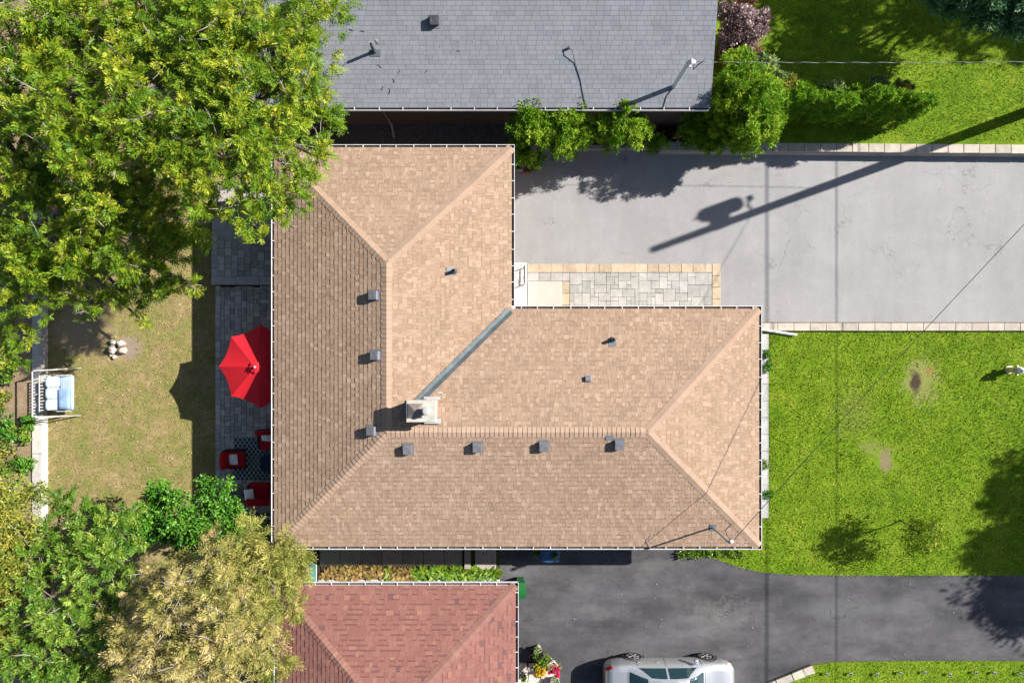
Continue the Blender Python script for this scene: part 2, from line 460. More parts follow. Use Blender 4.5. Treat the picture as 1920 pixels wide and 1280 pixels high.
# ---- lawns
LG = ((.054, .105, .005), (.092, .157, .007), (.165, .20, .02))
M['lawn'] = lawn_mat('lawn_ground', *LG, spots=[sp(1728, 712, .8, 1.0, (.15, .16, .045), 1.4), sp(1716, 716, .26, .52, (.045, .03, .022), .9), sp(1742, 694, .17, .16, (.2, .12, .05), .8),
    sp(1660, 862, .3, .55, (.15, .125, .065), .9), sp(1632, 838, .5, .3, (.12, .14, .03), 1.6), sp(1600, 775, .9, 1.0, (.11, .15, .02), 1.8)])
fl = PP([(1426, 621), (2300, 621), (2300, 1078), (1560, 1078), (1470, 1076), (1420, 1071), (1385, 1062), (1350, 1050), (1318, 1040), (1282, 1032), (1275, 1010), (1380, 1000), (1426, 960)])
sheet('lawn', fl, .006, M['lawn'])
M['blade'] = leafmat('grass_blade', (.068, .138, .004), (.16, .258, .007), (.37, .40, .055), .34, .6, .15)
M['blade_dry'] = leafmat('dry_grass_blade', (.08, .13, .012), (.19, .20, .04), (.42, .34, .15), .3, .7, .15)
s1, s2 = gp(1722, 712), gp(1660, 862)
grass('grass', fl, .006, 520, M['blade'], 11, .075, .02, holes=[(*s1, 1.0), (*s2, .75), (*gp(1632, 838), .5)])
bl = PP([(1525, 1246), (1560, 1241), (1700, 1239), (2300, 1240), (2300, 1400), (1430, 1400), (1450, 1284)])
sheet('lawn', bl, .007, M['lawn'])
grass('grass', bl, .007, 420, M['blade'], 12, .075, .02)
LZ = .42                                  # the raised lawn north of the drive
M['lawn_n'] = lawn_mat('raised_lawn_ground', *LG, spots=[(*gp(1385, 100), .8, .9, (.14, .085, .05), .7)])
def PZ(l, z): return [tuple(P(a, b, z))[:2] for a, b in l]
nl = PZ([(1325, 268), (1470, 270), (1920, 277), (2500, 284), (2500, -500), (1325, -500)], LZ)
m = MB(); m.prism(list(reversed(nl)), -.02, LZ); m.build('lawn', M['lawn_n'], kind='structure')
nlv = PZ([(1462, 262), (1700, 264), (2300, 270), (2300, -200), (1430, -200), (1425, 60)], LZ)
grass('grass', nlv, LZ, 420, M['blade'], 13, .075, .02)
# ---- back yard, thin dry grass
M['yard'] = lawn_mat('dry_yard_ground', (.27, .19, .11), (.18, .15, .06), (.095, .14, .022), spots=[sp(240, 652, .65, .5, (.20, .155, .12), .9), sp(150, 620, 1.4, 1.1, (.24, .18, .11), 1.3), sp(110, 1000, 1.5, 1.2, (.2, .145, .09), .9)])
yp = PP([(86, -400), (520, -400), (520, 1300), (86, 1300)])
sheet('yard', yp, .004, M['yard'])
yg = PP([(92, 420), (404, 420), (404, 990), (92, 990)])
grass('grass', yg, .004, 260, M['blade_dry'], 14, .055, .02, holes=[(*gp(228, 655), .9), (*gp(140, 615), 1.6)], tintbias=lambda x, y: np.clip(.22 + .06 * y, -.15, .3))
# ---- bank behind the garden wall
M['bank'] = lawn_mat('bare_bank', (.15, .105, .07), (.20, .145, .095), (.14, .13, .06))
m = MB(); m.prism([(-40, -30), (-17.36, -30), (-17.36, 30), (-40, 30)], -.02, .26); m.build('bank', M['bank'], kind='structure')
# ---- gravel strip between the grey house and the brown one
M['gravel'] = simple('dark_gravel', (.11, .10, .10), .95, .5, 30, .15, bump=.8, grain=90)
sheet('gravel_strip', PP([(520, 150), (968, 150), (968, 300), (520, 300)]), .006, M['gravel'])
rg = np.random.default_rng(5); nst = 1500
gx = rg.uniform(-8, .2, nst); gy = rg.uniform(7.2, 8.6, nst); a = rg.uniform(0, 6.28, nst); sz = rg.uniform(.012, .035, nst)
q = np.stack([np.stack([gx + np.cos(a + k * 1.571) * sz, gy + np.sin(a + k * 1.571) * sz, np.full(nst, .012) + sz * .5 * (k % 2)], 1) for k in range(4)], 1).reshape(-1, 3)
np_mesh('gravel', q, 4, simple('gravel_stone', (.2, .19, .19), .9, .4, 40), kind='stuff')
sheet('shrub_bed', PP([(968, 200), (1330, 200), (1330, 281), (968, 279)]), .008, M['soil'])
sheet('side_yard', PP([(500, 958), (600, 958), (600, 1140), (500, 1140)]), .006, M['soil'])

# ================================================================ STONE PIECES
def stones(name, parent, rects, z0, z1, mats, limit=300, b=.006, j=.002, visible=None, dz=.004, piece='paver'):
    """rects: (x0, x1, y0, y1, mat index); the first 300 are single parts, the rest one part"""
    if visible: rects = sorted(rects, key=visible)
    rest = MB(); nrest = 0
    for i, (x0, x1, y0, y1, mi) in enumerate(rects):
        h = z1 + rnd.uniform(-dz, dz)
        if i < limit:
            mb = MB(); mb.slab(x0, x1, y0, y1, z0, h, b, 0, j); mb.build(piece, mats[mi], parent)
        else: rest.slab(x0, x1, y0, y1, z0, h, b, mi, j); nrest += 1
    if nrest: rest.build(piece + '_field', mats, parent, kind='stuff')

def tones(name, base, n=4, v=.18, rough=.85, grain=45, scale=5):
    out = []
    for i in range(n):
        k = 1 - v + 2 * v * i / max(1, n - 1)
        out.append(simple(f'{name}_{i}', tuple(c * k * rnd.uniform(.99, 1.01) for c in base), rough, .16, scale, .2, bump=.25, grain=grain))
    return out
# ---- patio behind the house
patio = sheet('patio', [(-10.86, -6.3), (-7.3, -6.3), (-7.3, 3.2), (-10.86, 3.2)], .02, M['soil'])
PAV = tones('concrete_paver', (.40, .37, .335), 5, .25)
rects = []
y = -6.28
while y < 1.98:                                   # border course along the grass
    L = rnd.choice([.2, .24, .29]); rects.append((-10.84, -10.66, y, min(y + L - .008, 2.03), rnd.randrange(1, 5))); y += L
x = -10.65
while x < -7.35:
    w = rnd.choice([.16, .2, .2, .24]); y = -6.28 - rnd.uniform(0, .15)
    while y < 1.95:
        L = rnd.choice([.16, .2, .26, .3]); y2 = min(y + L - .008, 2.03)
        if rnd.random() < .18 and w > .19:
            rects.append((x, x + w / 2 - .008, max(y, -6.28), y2, rnd.randrange(5))); rects.append((x + w / 2, x + w - .008, max(y, -6.28), y2, rnd.randrange(5)))
        else: rects.append((x, x + w - .008, max(y, -6.28), y2, rnd.choice([0, 1, 1, 2, 2, 3, 4])))
        y += L
    x += w
rects = [r for r in rects if r[3] - r[2] > .05]
stones('patio', patio, rects, .02, .06, PAV, visible=lambda r: (r[0] > -8.75, -(r[1] - r[0]) * (r[3] - r[2])))
step = MB(); step.box((-9.12, 3.9, .09), (3.6, 3.66, .14)); st = step.build('step_platform', PAV[2], kind='structure')
rects = [(-10.93 + .88 * i, -10.93 + .88 * (i + 1) - .008, 2.06, 2.36, 3) for i in range(4)]
x = -10.92
while x < -7.4:
    y = 2.37
    while y < 3.6:
        L = rnd.choice([.2, .26, .3]); rects.append((x, x + .232, y, y + L - .008, rnd.randrange(5))); y += L
    x += .24
stones('step_platform', st, rects, .155, .2, PAV)

# ---- front walk of natural stone
walk = sheet('front_path', [(.35, .9), (7.64, .9), (7.64, 2.84), (.35, 2.84)], .02, simple('joint_sand', (.3, .27, .23), .95, .2, 10))
TAN = tones('tan_sandstone', (.46, .36, .26), 4, .12)
GRY = tones('grey_sandstone', (.385, .37, .35), 5, .12, scale=3)
R = []
x = .56
while x < 7.3:
    w = rnd.uniform(.40, .47); x2 = min(x + w, 7.31); R.append((x, x2 - .009, 2.52, 2.83, rnd.randrange(4))); x = x2
y = 2.83
while y > .95:
    L = rnd.uniform(.4, .47); R.append((7.32, 7.62, y - L + .012, y, rnd.randrange(4))); y -= L
for y0 in (2.18, 1.75, 1.3): R.append((1.82, 2.1, y0 - .42, y0, rnd.randrange(4)))
for i in range(3): R.append((.56 + .43 * i, .56 + .43 * (i + 1) - .012, 2.21, 2.505, 4 + rnd.randrange(5)))
U = .1485; gx0, gy1 = 2.115, 2.505
nx, ny = 35, 10; used = [[False] * (ny + 2) for _ in range(nx + 4)]
R.append((1.84, 2.10, 2.2, 2.5, 6))
for jy in range(ny):
    for ix in range(nx):
        if used[ix][jy]: continue
        w, h = rnd.choice([(2, 2), (3, 2), (2, 3), (3, 2), (2, 2), (1, 2), (2, 1), (1, 1), (3, 3), (2, 3)])
        w = min(w, nx - ix); h = min(h, ny - jy)
        ww = 0
        while ww < w and not used[ix + ww][jy]: ww += 1
        for a in range(ww):
            for b in range(h): used[ix + a][jy + b] = True
        R.append((gx0 + ix * U, gx0 + (ix + ww) * U - .008, gy1 - (jy + h) * U + .008, gy1 - jy * U, 4 + rnd.randrange(5)))
stones('front_path', walk, R, .02, .055, TAN + GRY, b=.005, j=.004, piece='flagstone')
# ---- porch and its step
m = MB(); m.slab(-.5, .53, .75, 2.82, 0, .46, .02); por = m.build('porch', simple('white_concrete', (.68, .67, .65), .85, .06, 3, bump=.15, grain=70), kind='structure')
PST = tones('crazy_paving', (.7, .68, .65), 3, .05)
qs = [[(.12, 2.35), (.3, 2.1), (.42, 2.4), (.3, 2.72)], [(.05, 1.9), (.25, 1.98), (.12, 2.26), (-.1, 2.3)], [(.32, 2.05), (.5, 1.85), (.5, 2.5), (.44, 2.38)], [(.05, 1.5), (.3, 1.52), (.48, 1.8), (.28, 1.94)], [(.1, 1.05), (.48, 1.05), (.5, 1.7), (.32, 1.46)]]
for q in qs:
    a = MB(); a.prism(q if True else q, .46, .475); a.build('paving_stone', rnd.choice(PST), por)
m = MB(); m.slab(.56, 1.81, .8, 2.19, 0, .19, .015); m.build('doorstep', simple('pink_concrete', (.5, .44, .40), .85, .07, 3, bump=.15, grain=70), kind='structure')
# ---- stone kerb along the lawn edge of the drive
kerb = sheet('kerb', PP([(1428, 604), (2300, 604), (2300, 622), (1428, 622)]), .01, M['soil'])
KB = tones('kerb_stone', (.43, .38, .32), 4, .1)
x = gp(1426, 600)[0]; R = []
while x < 26: R.append((x, x + .578, gp(0, 620)[1], gp(0, 605.5)[1], rnd.randrange(4))); x += .59
stones('kerb', kerb, R, .01, .12, KB, piece='kerb_stone')
# ---- slabs along the east wall
path = sheet('side_path', PP([(1340, 625), (1441, 625), (1441, 961), (1340, 961)]), .012, M['soil'])
R = []; y = gp(0, 626)[1]
while y > -6.2: R.append((8.72, 9.38, y - .6, y, rnd.randrange(3))); R.append((8.05, 8.7, y - .6, y, rnd.randrange(3))); y -= .612
stones('side_path', path, R, .012, .06, tones('grey_slab', (.42, .42, .41), 3, .08), piece='slab')
# ---- concrete walk south of the house
path = sheet('side_path', PP([(598, 1000), (872, 1000), (872, 1059), (598, 1059)]), .01, M['soil'])
R = []; x = gp(600, 0)[0]
while x < gp(860, 0)[0]: R.append((x, min(x + .75, gp(868, 0)[0]) - .01, gp(0, 1058)[1], -6.25, rnd.randrange(3))); x += .76
SL = tones('worn_slab', (.33, .29, .25), 3, .1)
stones('side_path', path, R, .01, .05, SL, piece='slab')
m = MB(); m.slab(*[gp(871, 0)[0], gp(882.5, 0)[0]], gp(0, 1064)[1], -6.4, 0, .14, .01); m.build('doorstep', SL[1], kind='structure')
m = MB(); m.slab(*[gp(891, 0)[0], gp(930, 0)[0]], gp(0, 1066)[1], -6.4, 0, .10, .01); m.build('concrete_pad', SL[2], kind='structure')
sheet('planting_bed', PP([(602, 1060), (938, 1060), (938, 1085), (602, 1085)]), .012, M['soil'])
m = MB(); m.slab(gp(598, 0)[0], gp(937, 0)[0], gp(0, 1100)[1], gp(0, 1085)[1], 0, .07, .01); m.build('concrete_edging', M['concrete_light'], kind='structure')
# ---- pale stone pad by the red house
pad = sheet('stone_pad', PP([(960, 1240), (1048, 1240), (1048, 1400), (960, 1400)]), .012, M['soil'])
R = []
for iy in range(5):
    for ix in range(3):
        x0 = gp(962, 0)[0] + ix * .55; y1 = gp(0, 1241)[1] - iy * .45
        R.append((x0, x0 + .53, y1 - .43, y1, rnd.randrange(4)))
stones('stone_pad', pad, R, .012, .06, tones('pale_flag', (.55, .49, .42), 4, .1), piece='flagstone', j=.03)

# ================================================================ GARDEN WALLS
CAP = tones('wall_cap_stone', (.44, .39, .33), 4, .12)
def yw(x): return 6.84 - .0076 * (x - 5.5)       # front face of the north wall
wall = empty('retaining_wall', (12, 6.9, 0), 'low concrete retaining wall with square cap stones along the pale driveway', 'wall')
m = MB(); xs = [5.3, 26]
m.prism([(5.35, yw(5.35)), (26, yw(26)), (26, yw(26) + .3), (5.35, yw(5.35) + .3)], 0, .36)
m.build('wall_body', M['concrete'], wall)
x = 5.35; i = 0
while x < 26:
    w = .575 + rnd.uniform(-.01, .01)
    a = MB(); a.slab(x, x + w - .012, yw(x) + .01 + rnd.uniform(0, .01), yw(x) + .33, .362, LZ + .02, .012, 0, .004)
    if x > 9.3: a.build('cap_stone', rnd.choice(CAP), wall)
    else: a.build('cap_stone', M['concrete'], wall)
    x += w
m = MB(); m.slab(.62, 5.33, 6.98, 7.14, 0, .2, .01); m.build('bed_edging', M['concrete'], kind='structure')
gw = empty('garden_wall', (-17.2, 0, 0), 'pale concrete garden wall behind the swing seat at the yard edge', 'wall')
GW = tones('garden_wall_block', (.47, .44, .40), 4, .09)
flake = NT('flaking_whitewash'); fl_n = flake.noise(7, 6, .7, stretch=(1, 1, 1))
flake.col(flake.ramp(fl_n, [(.44, (.62, .6, .57)), (.52, (.3, .27, .24))])); M['flake'] = flake.set(.9, .2)
y = -7.2
while y < 4.5:
    L = 1.05
    a = MB(); a.slab(-17.36, -17.0, y, y + L - .015, 0, .32, .012, 0, .003)
    o = a.build('wall_block', [rnd.choice(GW), M['flake']], gw)
    y += L
m = MB(); m.prism([(-16.998, -7.2), (-16.99, -7.2), (-16.99, 4.5), (-16.998, 4.5)], 0, .27); m.build('whitewash_face', M['flake'], gw)
# small white timber edging at the foot of the patio
m = MB(); m.box((-8.9, -6.38, .14), (2.2, .08, .28)); o = m.build('garden_edging', M['concrete_light']); tag(o, 'white edging board at the foot of the shaded patio', 'edging')
# flagstone edging, lower right
E = [((1420, 1285), (1452, 1272)), ((1452, 1272), (1482, 1260)), ((1482, 1260), (1503, 1251)), ((1503, 1251), (1521, 1244))]
ed = empty('stone_edging', P(1470, 1268), 'short slanting row of flat edging stones where the dark drive meets the grass', 'edging')
for (a, b) in E:
    A, B = P(*a), P(*b); d = (B - A); nrm = Vector((d.y, -d.x, 0)).normalized() * .3
    q = [A + d * .03, B - d * .03, B - d * .03 + nrm * rnd.uniform(.8, 1.1), A + d * .03 + nrm * rnd.uniform(.8, 1.1)]
    mb = MB(); mb.prism([(p.x, p.y) for p in reversed(q)], 0, .11); mb.build('edging_stone', rnd.choice(CAP), ed)
# ================================================================ HOUSES
M['gutter'] = simple('aged_white_aluminium', (.66, .66, .68), .45, .16, 3)
class Slope:
    """one roof plane; U along the eave, D inwards, U x D up; lo/hi = (offset, slope) limits of u at run d"""
    def __init__(s, O, U, D, pitch, lo, hi, dmax):
        s.O, s.U, s.D, s.p, s.lo, s.hi, s.dmax = Vector(O), Vector(U), Vector(D), pitch, lo, hi, dmax
        s.S = (s.D + Vector((0, 0, pitch))).normalized(); s.N = s.U.cross(s.S).normalized()
    def L(s, d): return s.lo[0] + s.lo[1] * d
    def Hh(s, d): return s.hi[0] + s.hi[1] * d
    def pt(s, u, d, n=0.0): return s.O + s.U * u + s.D * d + Vector((0, 0, s.p * d)) + s.N * n
    def basis(s, p): 
        m = Matrix((s.U, s.S, s.N)).transposed().to_4x4(); m.translation = p; return m
    def at(s, px, py):
        """the point of this plane seen at a pixel of the photograph"""
        z = s.O.z
        for _ in range(12):
            q = P(px, py, z); z = s.O.z + s.p * (q - s.O).dot(s.D)
        return P(px, py, z)

def deck(slopes, parent, mats=None, name='roof'):
    m = MB()
    for s in slopes:
        q = [s.pt(s.L(0), 0, -.004), s.pt(s.Hh(0), 0, -.004), s.pt(s.Hh(s.dmax), s.dmax, -.004), s.pt(s.L(s.dmax), s.dmax, -.004)]
        if (q[2] - q[3]).length < .02: q = q[:3]
        m.add(q, [tuple(range(len(q)))])
    return m.build(name, M['deck'], parent)

def shingles(slopes, roof, mats, weights, expo, bins, thick, gap=.004, tier=None, sd=1, stagger=None, band=0.0):
    """lay every course of every slope; the 300 largest whole pieces are objects, the rest one part"""
    r = random.Random(sd); full = []; rest = MB(); nt = len(mats) - 1 if band else len(mats)
    def piece(s, a0, b0, a1, b1, d, d1, th, k, bnd):
        """wedge shingle; bnd: the printed dark band across its upper quarter"""
        if not bnd: return [s.pt(a0, d), s.pt(b0, d), s.pt(b0, d, th), s.pt(a0, d, th), s.pt(b1, d1, .002), s.pt(a1, d1, .002)], [(0, 1, 2, 3), (3, 2, 4, 5), (1, 4, 2), (0, 3, 5)], [k] * 4
        f = .70; dm = d + (d1 - d) * f; am, bm = a0 + (a1 - a0) * f, b0 + (b1 - b0) * f; tm = th + (.002 - th) * f
        return ([s.pt(a0, d), s.pt(b0, d), s.pt(b0, d, th), s.pt(a0, d, th), s.pt(b1, d1, .002), s.pt(a1, d1, .002), s.pt(am, dm, tm), s.pt(bm, dm, tm)],
                [(0, 1, 2, 3), (3, 2, 7, 6), (6, 7, 4, 5), (1, 4, 7, 2), (0, 3, 6, 5)], [k, k, nt, k, k])
    def addp(q):
        v, f, m_ = q; o = len(rest.f); rest.add(v, f); rest.mi[o:] = m_
    for si, s in enumerate(slopes):
        d = 0.0; row = 0
        while d < s.dmax - .01:
            d1 = min(d + expo, s.dmax)
            lo0, hi0, lo1, hi1 = s.L(d), s.Hh(d), s.L(d1), s.Hh(d1)
            u = min(lo0, lo1) - (r.uniform(0, bins[-1]) if stagger is None else stagger[row % len(stagger)] + r.uniform(0, .02))
            prev = 0
            while u < max(hi0, hi1):
                w = r.choice(bins); u1 = u + w - gap
                k = r.choices(range(nt), weights)[0]
                if tier: th = thick[1] if (prev == 0 and r.random() < tier) or r.random() < .12 else thick[0]; prev = th == thick[1]
                else: th = thick[0] + r.uniform(-.001, .001)
                bnd = bool(band) and th == thick[0] and r.random() < band
                a0, b0 = max(u, lo0), min(u1, hi0); a1, b1 = max(u, lo1), min(u1, hi1)
                if b0 - a0 < .004 and b1 - a1 < .004: u += w; continue
                if abs(a0 - u) < 1e-9 and abs(a1 - u) < 1e-9 and abs(b0 - u1) < 1e-9 and abs(b1 - u1) < 1e-9 and d1 - d > expo * .99:
                    full.append((si, u, d, w, k, th, bnd))
                else:
                    if b0 < a0: a0 = b0 = (a0 + b0) / 2 if abs(a0 - b0) < .2 else (a1 if a0 > b0 and a1 > hi0 else b1)
                    if b1 < a1: a1 = b1 = (a1 + b1) / 2
                    a0, b0 = max(a0, lo0), min(b0, hi0)
                    if b0 < a0: b0 = a0
                    addp(piece(s, a0, b0, a1, b1, d, d1, th, k, bnd))
                u += w
            d = d1; row += 1
    def size(f):
        s = slopes[f[0]]; c = s.pt(f[1] + f[3] / 2, f[2])
        kk = F / (H - c.z); px, py = 960 + c.x * kk, 640 - c.y * kk
        if not (5 < px < 1915 and 5 < py < 1275): return 0
        v = (Vector((0, 0, H)) - c).normalized().dot(s.N)
        return f[3] * v * kk * kk
    full.sort(key=size, reverse=True)
    cache = {}
    for i, (si, u, d, w, k, th, bnd) in enumerate(full):
        s = slopes[si]
        if i < 300:
            key = (round(w, 4), k, round(th, 4), round(s.p, 4), bnd)
            if key not in cache:
                ls = expo * math.sqrt(1 + s.p ** 2)
                me = bpy.data.meshes.new('shingle')
                hw = (w - gap)
                f = .70; tm = th + (.002 - th) * f
                me.from_pydata([(0, 0, 0), (hw, 0, 0), (hw, 0, th), (0, 0, th), (hw, ls, .002), (0, ls, .002), (0, ls * f, tm), (hw, ls * f, tm)], [], [(0, 1, 2, 3), (3, 2, 7, 6), (6, 7, 4, 5), (1, 4, 7, 2), (0, 3, 6, 5)])
                me.materials.append(mats[k])
                if bnd: me.materials.append(mats[nt]); me.polygons[2].material_index = 1
                cache[key] = me
            o = link('shingle', cache[key], roof); base = wloc(roof)
            mt = s.basis(s.pt(u, d) - base); o.matrix_basis = mt
        else:
            u1 = u + w - gap; d1 = d + expo
            addp(piece(s, u, u1, u, u1, d, d1, th, k, bnd))
    rest.build('shingle_field', mats, roof, kind='stuff')

def caps(A, B, s1, s2, roof, mats, weights, w=.16, expo=.145, th=.016, r=rnd, lift=.008):
    """ridge or hip caps from the low end A to the high end B"""
    A, B = Vector(A), Vector(B); T = (B - A); Ln = T.length; T = T.normalized()
    def side(N):
        c = N.cross(T).normalized()
        return c if c.z < 0 or (abs(c.z) < 1e-6) else -c
    a, b = side(s1.N), side(s2.N); up = (s1.N + s2.N).normalized()
    n = int(Ln / expo); base = wloc(roof); cache = {}
    for i in range(n):
        k = r.choices(range(len(mats)), weights)[0]
        if k not in cache:
            L = expo * 1.12; h0, h1 = th + lift, lift
            def ring(t, h): return [T * t + a * w + up * (h - .004), T * t + up * (h + .006), T * t + b * w + up * (h - .004)]
            v = ring(0, h0) + ring(L, h1) + ring(0, -.01)
            me = bpy.data.meshes.new('ridge_cap_shingle')
            f = [(0, 1, 4, 3), (1, 2, 5, 4), (0, 6, 7, 1), (1, 7, 8, 2), (0, 3, 6), (2, 8, 5)]
            if (a.cross(T)).dot(up) > 0: f = [tuple(reversed(x)) for x in f]
            me.from_pydata([tuple(x) for x in v], [], f); me.materials.append(mats[k]); cache[k] = me
        o = link('ridge_cap_shingle', cache[k], roof)
        o.location = A + T * (i * expo) + up * r.uniform(0, .003) - base

def gutter(parent, A, B, out, z, mats=None, hang=.55, w=.105, ph=.2):
    """open white trough from A to B (outer lip line, plan); out = outward normal"""
    A, B, out = Vector((*A, 0)), Vector((*B, 0)), Vector((*out, 0)); T = B - A; Ln = T.length; T = T.normalized()
    rz = math.atan2(T.y, T.x); c = (A + B) / 2
    m = MB()
    def strip(o0, o1, z0, z1, mi, e=0.0): 
        q = c - out * ((o0 + o1) / 2); m.box((q.x, q.y, z + (z0 + z1) / 2), (Ln + e, abs(o1 - o0), z1 - z0), rz, mi)
    strip(0, .008, -.11, .0, 0, .0); strip(-.004, .011, .001, .010, 0, .0)
    strip(.013, w, -.11, -.09, 0); strip(.014, w - .002, -.089, -.05, 1)
    g = m.build('gutter', [M['gutter'], M['debris']], parent)
    t = ph; h = None; base = wloc(g)
    while t < Ln - .1:
        q = A + T * t - out * (w / 2 + .004)
        if h is None:
            b = MB(); b.box((q.x, q.y, z + .008), (.02, w - .012, .016), rz); h = b.build('gutter_hanger', M['gutter'], g)
        else:
            o = link('gutter_hanger', h.data, g); o.location = Vector((q.x, q.y, z - .003)) - base
        t += hang * rnd.uniform(.93, 1.07)
    return g

def box_vent(parent, s, px, py, size=.29, hh=.13, mat=None):
    p = s.at(px, py) ; mt = s.basis(p); mat = mat or M['grey_plastic']
    def tr(v): return [mt @ Vector(x) for x in v]
    m = MB(); h = size / 2
    b = MB(); b.box((0, -.02, .012), (size * 1.25, size * 1.35, .012)); 
    v = MB(); v.add(tr(b.v), b.f)
    base = v.build('roof_vent', M['grey_plastic'], parent)
    b = MB(); b.box((0, 0, .012 + hh / 2), (size * .9, size * .9, hh)); b.box((0, 0, .012 + hh + .02), (size, size, .045), 0, 0, .9)
    prof = [(size * .27, 0), (size * .3, .006), (size * .33, 0)]
    b.lathe((0, 0, .012 + hh + .042), prof, 20)
    v = MB(); v.add(tr(b.v), b.f); v.build('vent_hood', mat, base)

def pipe_vent(parent, s, px, py, r=.05, hgt=.28, fl=.28, off=(0, .1)):
    p = s.at(px, py); mt = s.basis(p + Vector((0, 0, 0)))
    b = MB(); b.box((off[0], off[1], .018), (fl * .85, fl, .01)); v = MB(); v.add([mt @ Vector(x) for x in b.v], b.f)
    f = v.build('pipe_flashing', M['lead'], parent)
    m = MB(); m.lathe(p - Vector((0, 0, .02)), [(r * 2.0, 0), (r * 1.8, .05), (r * 1.15, .13), (r * 1.05, hgt), (r * .8, hgt), (r * .75, hgt - .12)], 16)
    m.build('vent_pipe', M['grey_plastic2'], f, smooth=False)

# ---------------------------------------------------------------- the brown house (L-shaped hip roof)
W_, N_, S_, E_, XI, ZE, PI_ = -7.73, 6.30, -6.66, 8.03, -.01, 2.8, .295
HB = (XI - W_) / 2; YI = S_ + 2 * HB
house = empty('house', (0, 0, 0), 'brown shingled L-shaped house in the middle with hipped roof and chimney', 'house')
def foot(i):   # footprint inset by i from the roof edge
    return [(W_ + i, S_ + i), (E_ - i, S_ + i), (E_ - i, YI - i), (XI - i, YI - i), (XI - i, N_ - i), (W_ + i, N_ - i)]
m = MB(); m.prism(foot(.42), 0, 2.66); m.build('wall', M['brick_buff'], house)
m = MB(); m.prism(foot(0), 2.665, 2.79); m.build('soffit', M['soffit'], house)
TW = Slope((W_, N_, ZE), (0, -1, 0), (1, 0, 0), PI_, (0, 1), (N_ - S_, -1), HB)
TN = Slope((XI, N_, ZE), (-1, 0, 0), (0, -1, 0), PI_, (0, 1), (XI - W_, -1), HB)
TE = Slope((XI, YI, ZE), (0, 1, 0), (-1, 0, 0), PI_, (0, -1), (N_ - YI, -1), HB)
TEN = Slope((E_, YI, ZE), (-1, 0, 0), (0, -1, 0), PI_, (0, 1), (E_ - XI, 1), HB)
TEE = Slope((E_, S_, ZE), (0, 1, 0), (-1, 0, 0), PI_, (0, 1), (YI - S_, -1), HB)
TS = Slope((W_, S_, ZE), (1, 0, 0), (0, 1, 0), PI_, (0, 1), (E_ - W_, -1), HB)
TAN_SL = [TW, TN, TE, TEN, TEE, TS]
roof = deck(TAN_SL, house)
TC = [(.280, .192, .136), (.302, .209, .149), (.322, .224, .161), (.346, .243, .176), (.384, .273, .20), (.255, .170, .117)]
TANM = [granule(f'tan_shingle_{i}', c) for i, c in enumerate(TC)]
shingles(TAN_SL, roof, TANM, [1.6, 4, 6, 4, 1.6], .1415, [.085, .11, .135, .165], (.010, .016), tier=.6, sd=3, band=.6)
RX, RZ = W_ + HB, ZE + HB * PI_
AP_N = Vector((RX, N_ - HB, RZ)); CRN = Vector((RX, S_ + HB, RZ)); AP_E = Vector((E_ - HB, S_ + HB, RZ))
CAPM = [granule(f'tan_cap_{i}', c) for i, c in enumerate([(.335, .233, .170), (.35, .245, .18), (.362, .254, .187)])]
cw = [1, 2, 1]
caps((W_, N_, ZE), AP_N, TW, TN, roof, CAPM, cw)
caps((XI, N_, ZE), AP_N, TN, TE, roof, CAPM, cw)
caps((E_, YI, ZE), AP_E, TEN, TEE, roof, CAPM, cw)
caps((E_, S_, ZE), AP_E, TEE, TS, roof, CAPM, cw)
caps((W_, S_, ZE), CRN, TW, TS, roof, CAPM, cw)
caps(CRN, AP_N, TW, TE, roof, CAPM, cw)
caps(CRN, AP_E, TEN, TS, roof, CAPM, cw)
# valley flashing
m = MB(); a, b = 0.05, HB - .82
def vp(d, off, lift=.03): return Vector((XI - d + off[0], YI - d + off[1], ZE + PI_ * d + PI_ * 0 + lift))
e = .09
for (ox, oy, mi) in ((-e, e, 0), (e, -e, 1)):
    zz = PI_ * e + .012
    q = [vp(a, (0, 0), .018), vp(a, (ox, oy), .024), vp(b, (ox, oy), .024), vp(b, (0, 0), .018)]
    # both sides of a valley rise away from it
    q[1].z += zz * 1.0; q[2].z += zz * 1.0
    m.add(q, [(0, 1, 2, 3) if mi else (0, 3, 2, 1)], 0)
m.build('valley_flashing', M['galv'], roof)
# gutters
g = .092
W0, N0, S0, E0, X0, Y0 = W_ - g, N_ + g, S_ - g, E_ + g, XI + g, YI + g
gutter(house, (W0, S0), (W0, N0), (-1, 0), ZE); gutter(house, (W0 + .01, N0), (X0 - .01, N0), (0, 1), ZE)
gutter(house, (X0, Y0 + .01), (X0, N0), (1, 0), ZE); gutter(house, (X0 + .025, Y0), (E0 - .01, Y0), (0, 1), ZE)
gutter(house, (E0, S0), (E0, Y0), (1, 0), ZE); gutter(house, (W0 + .01, S0), (E0 - .01, S0), (0, -1), ZE)
for s, px, py in ((TW, 703, 554), (TW, 706, 666), (TW, 699, 807), (TS, 765, 840), (TS, 895, 836), (TS, 1019, 834), (TS, 1160, 831)):
    box_vent(house, s, px, py)
box_vent(house, TEN, 1102, 711, .17, .05)
pipe_vent(house, TE, 851, 509, off=(-.0, .1)); pipe_vent(house, TEN, 1148, 637, off=(0, .08))
p = TS.at(1143, 820); mt = TS.basis(p); b = MB(); b.box((0, 0, .02), (.24, .16, .01)); v = MB(); v.add([mt @ Vector(x) for x in b.v], b.f); v.build('patch_plate', M['grey_plastic'], house)
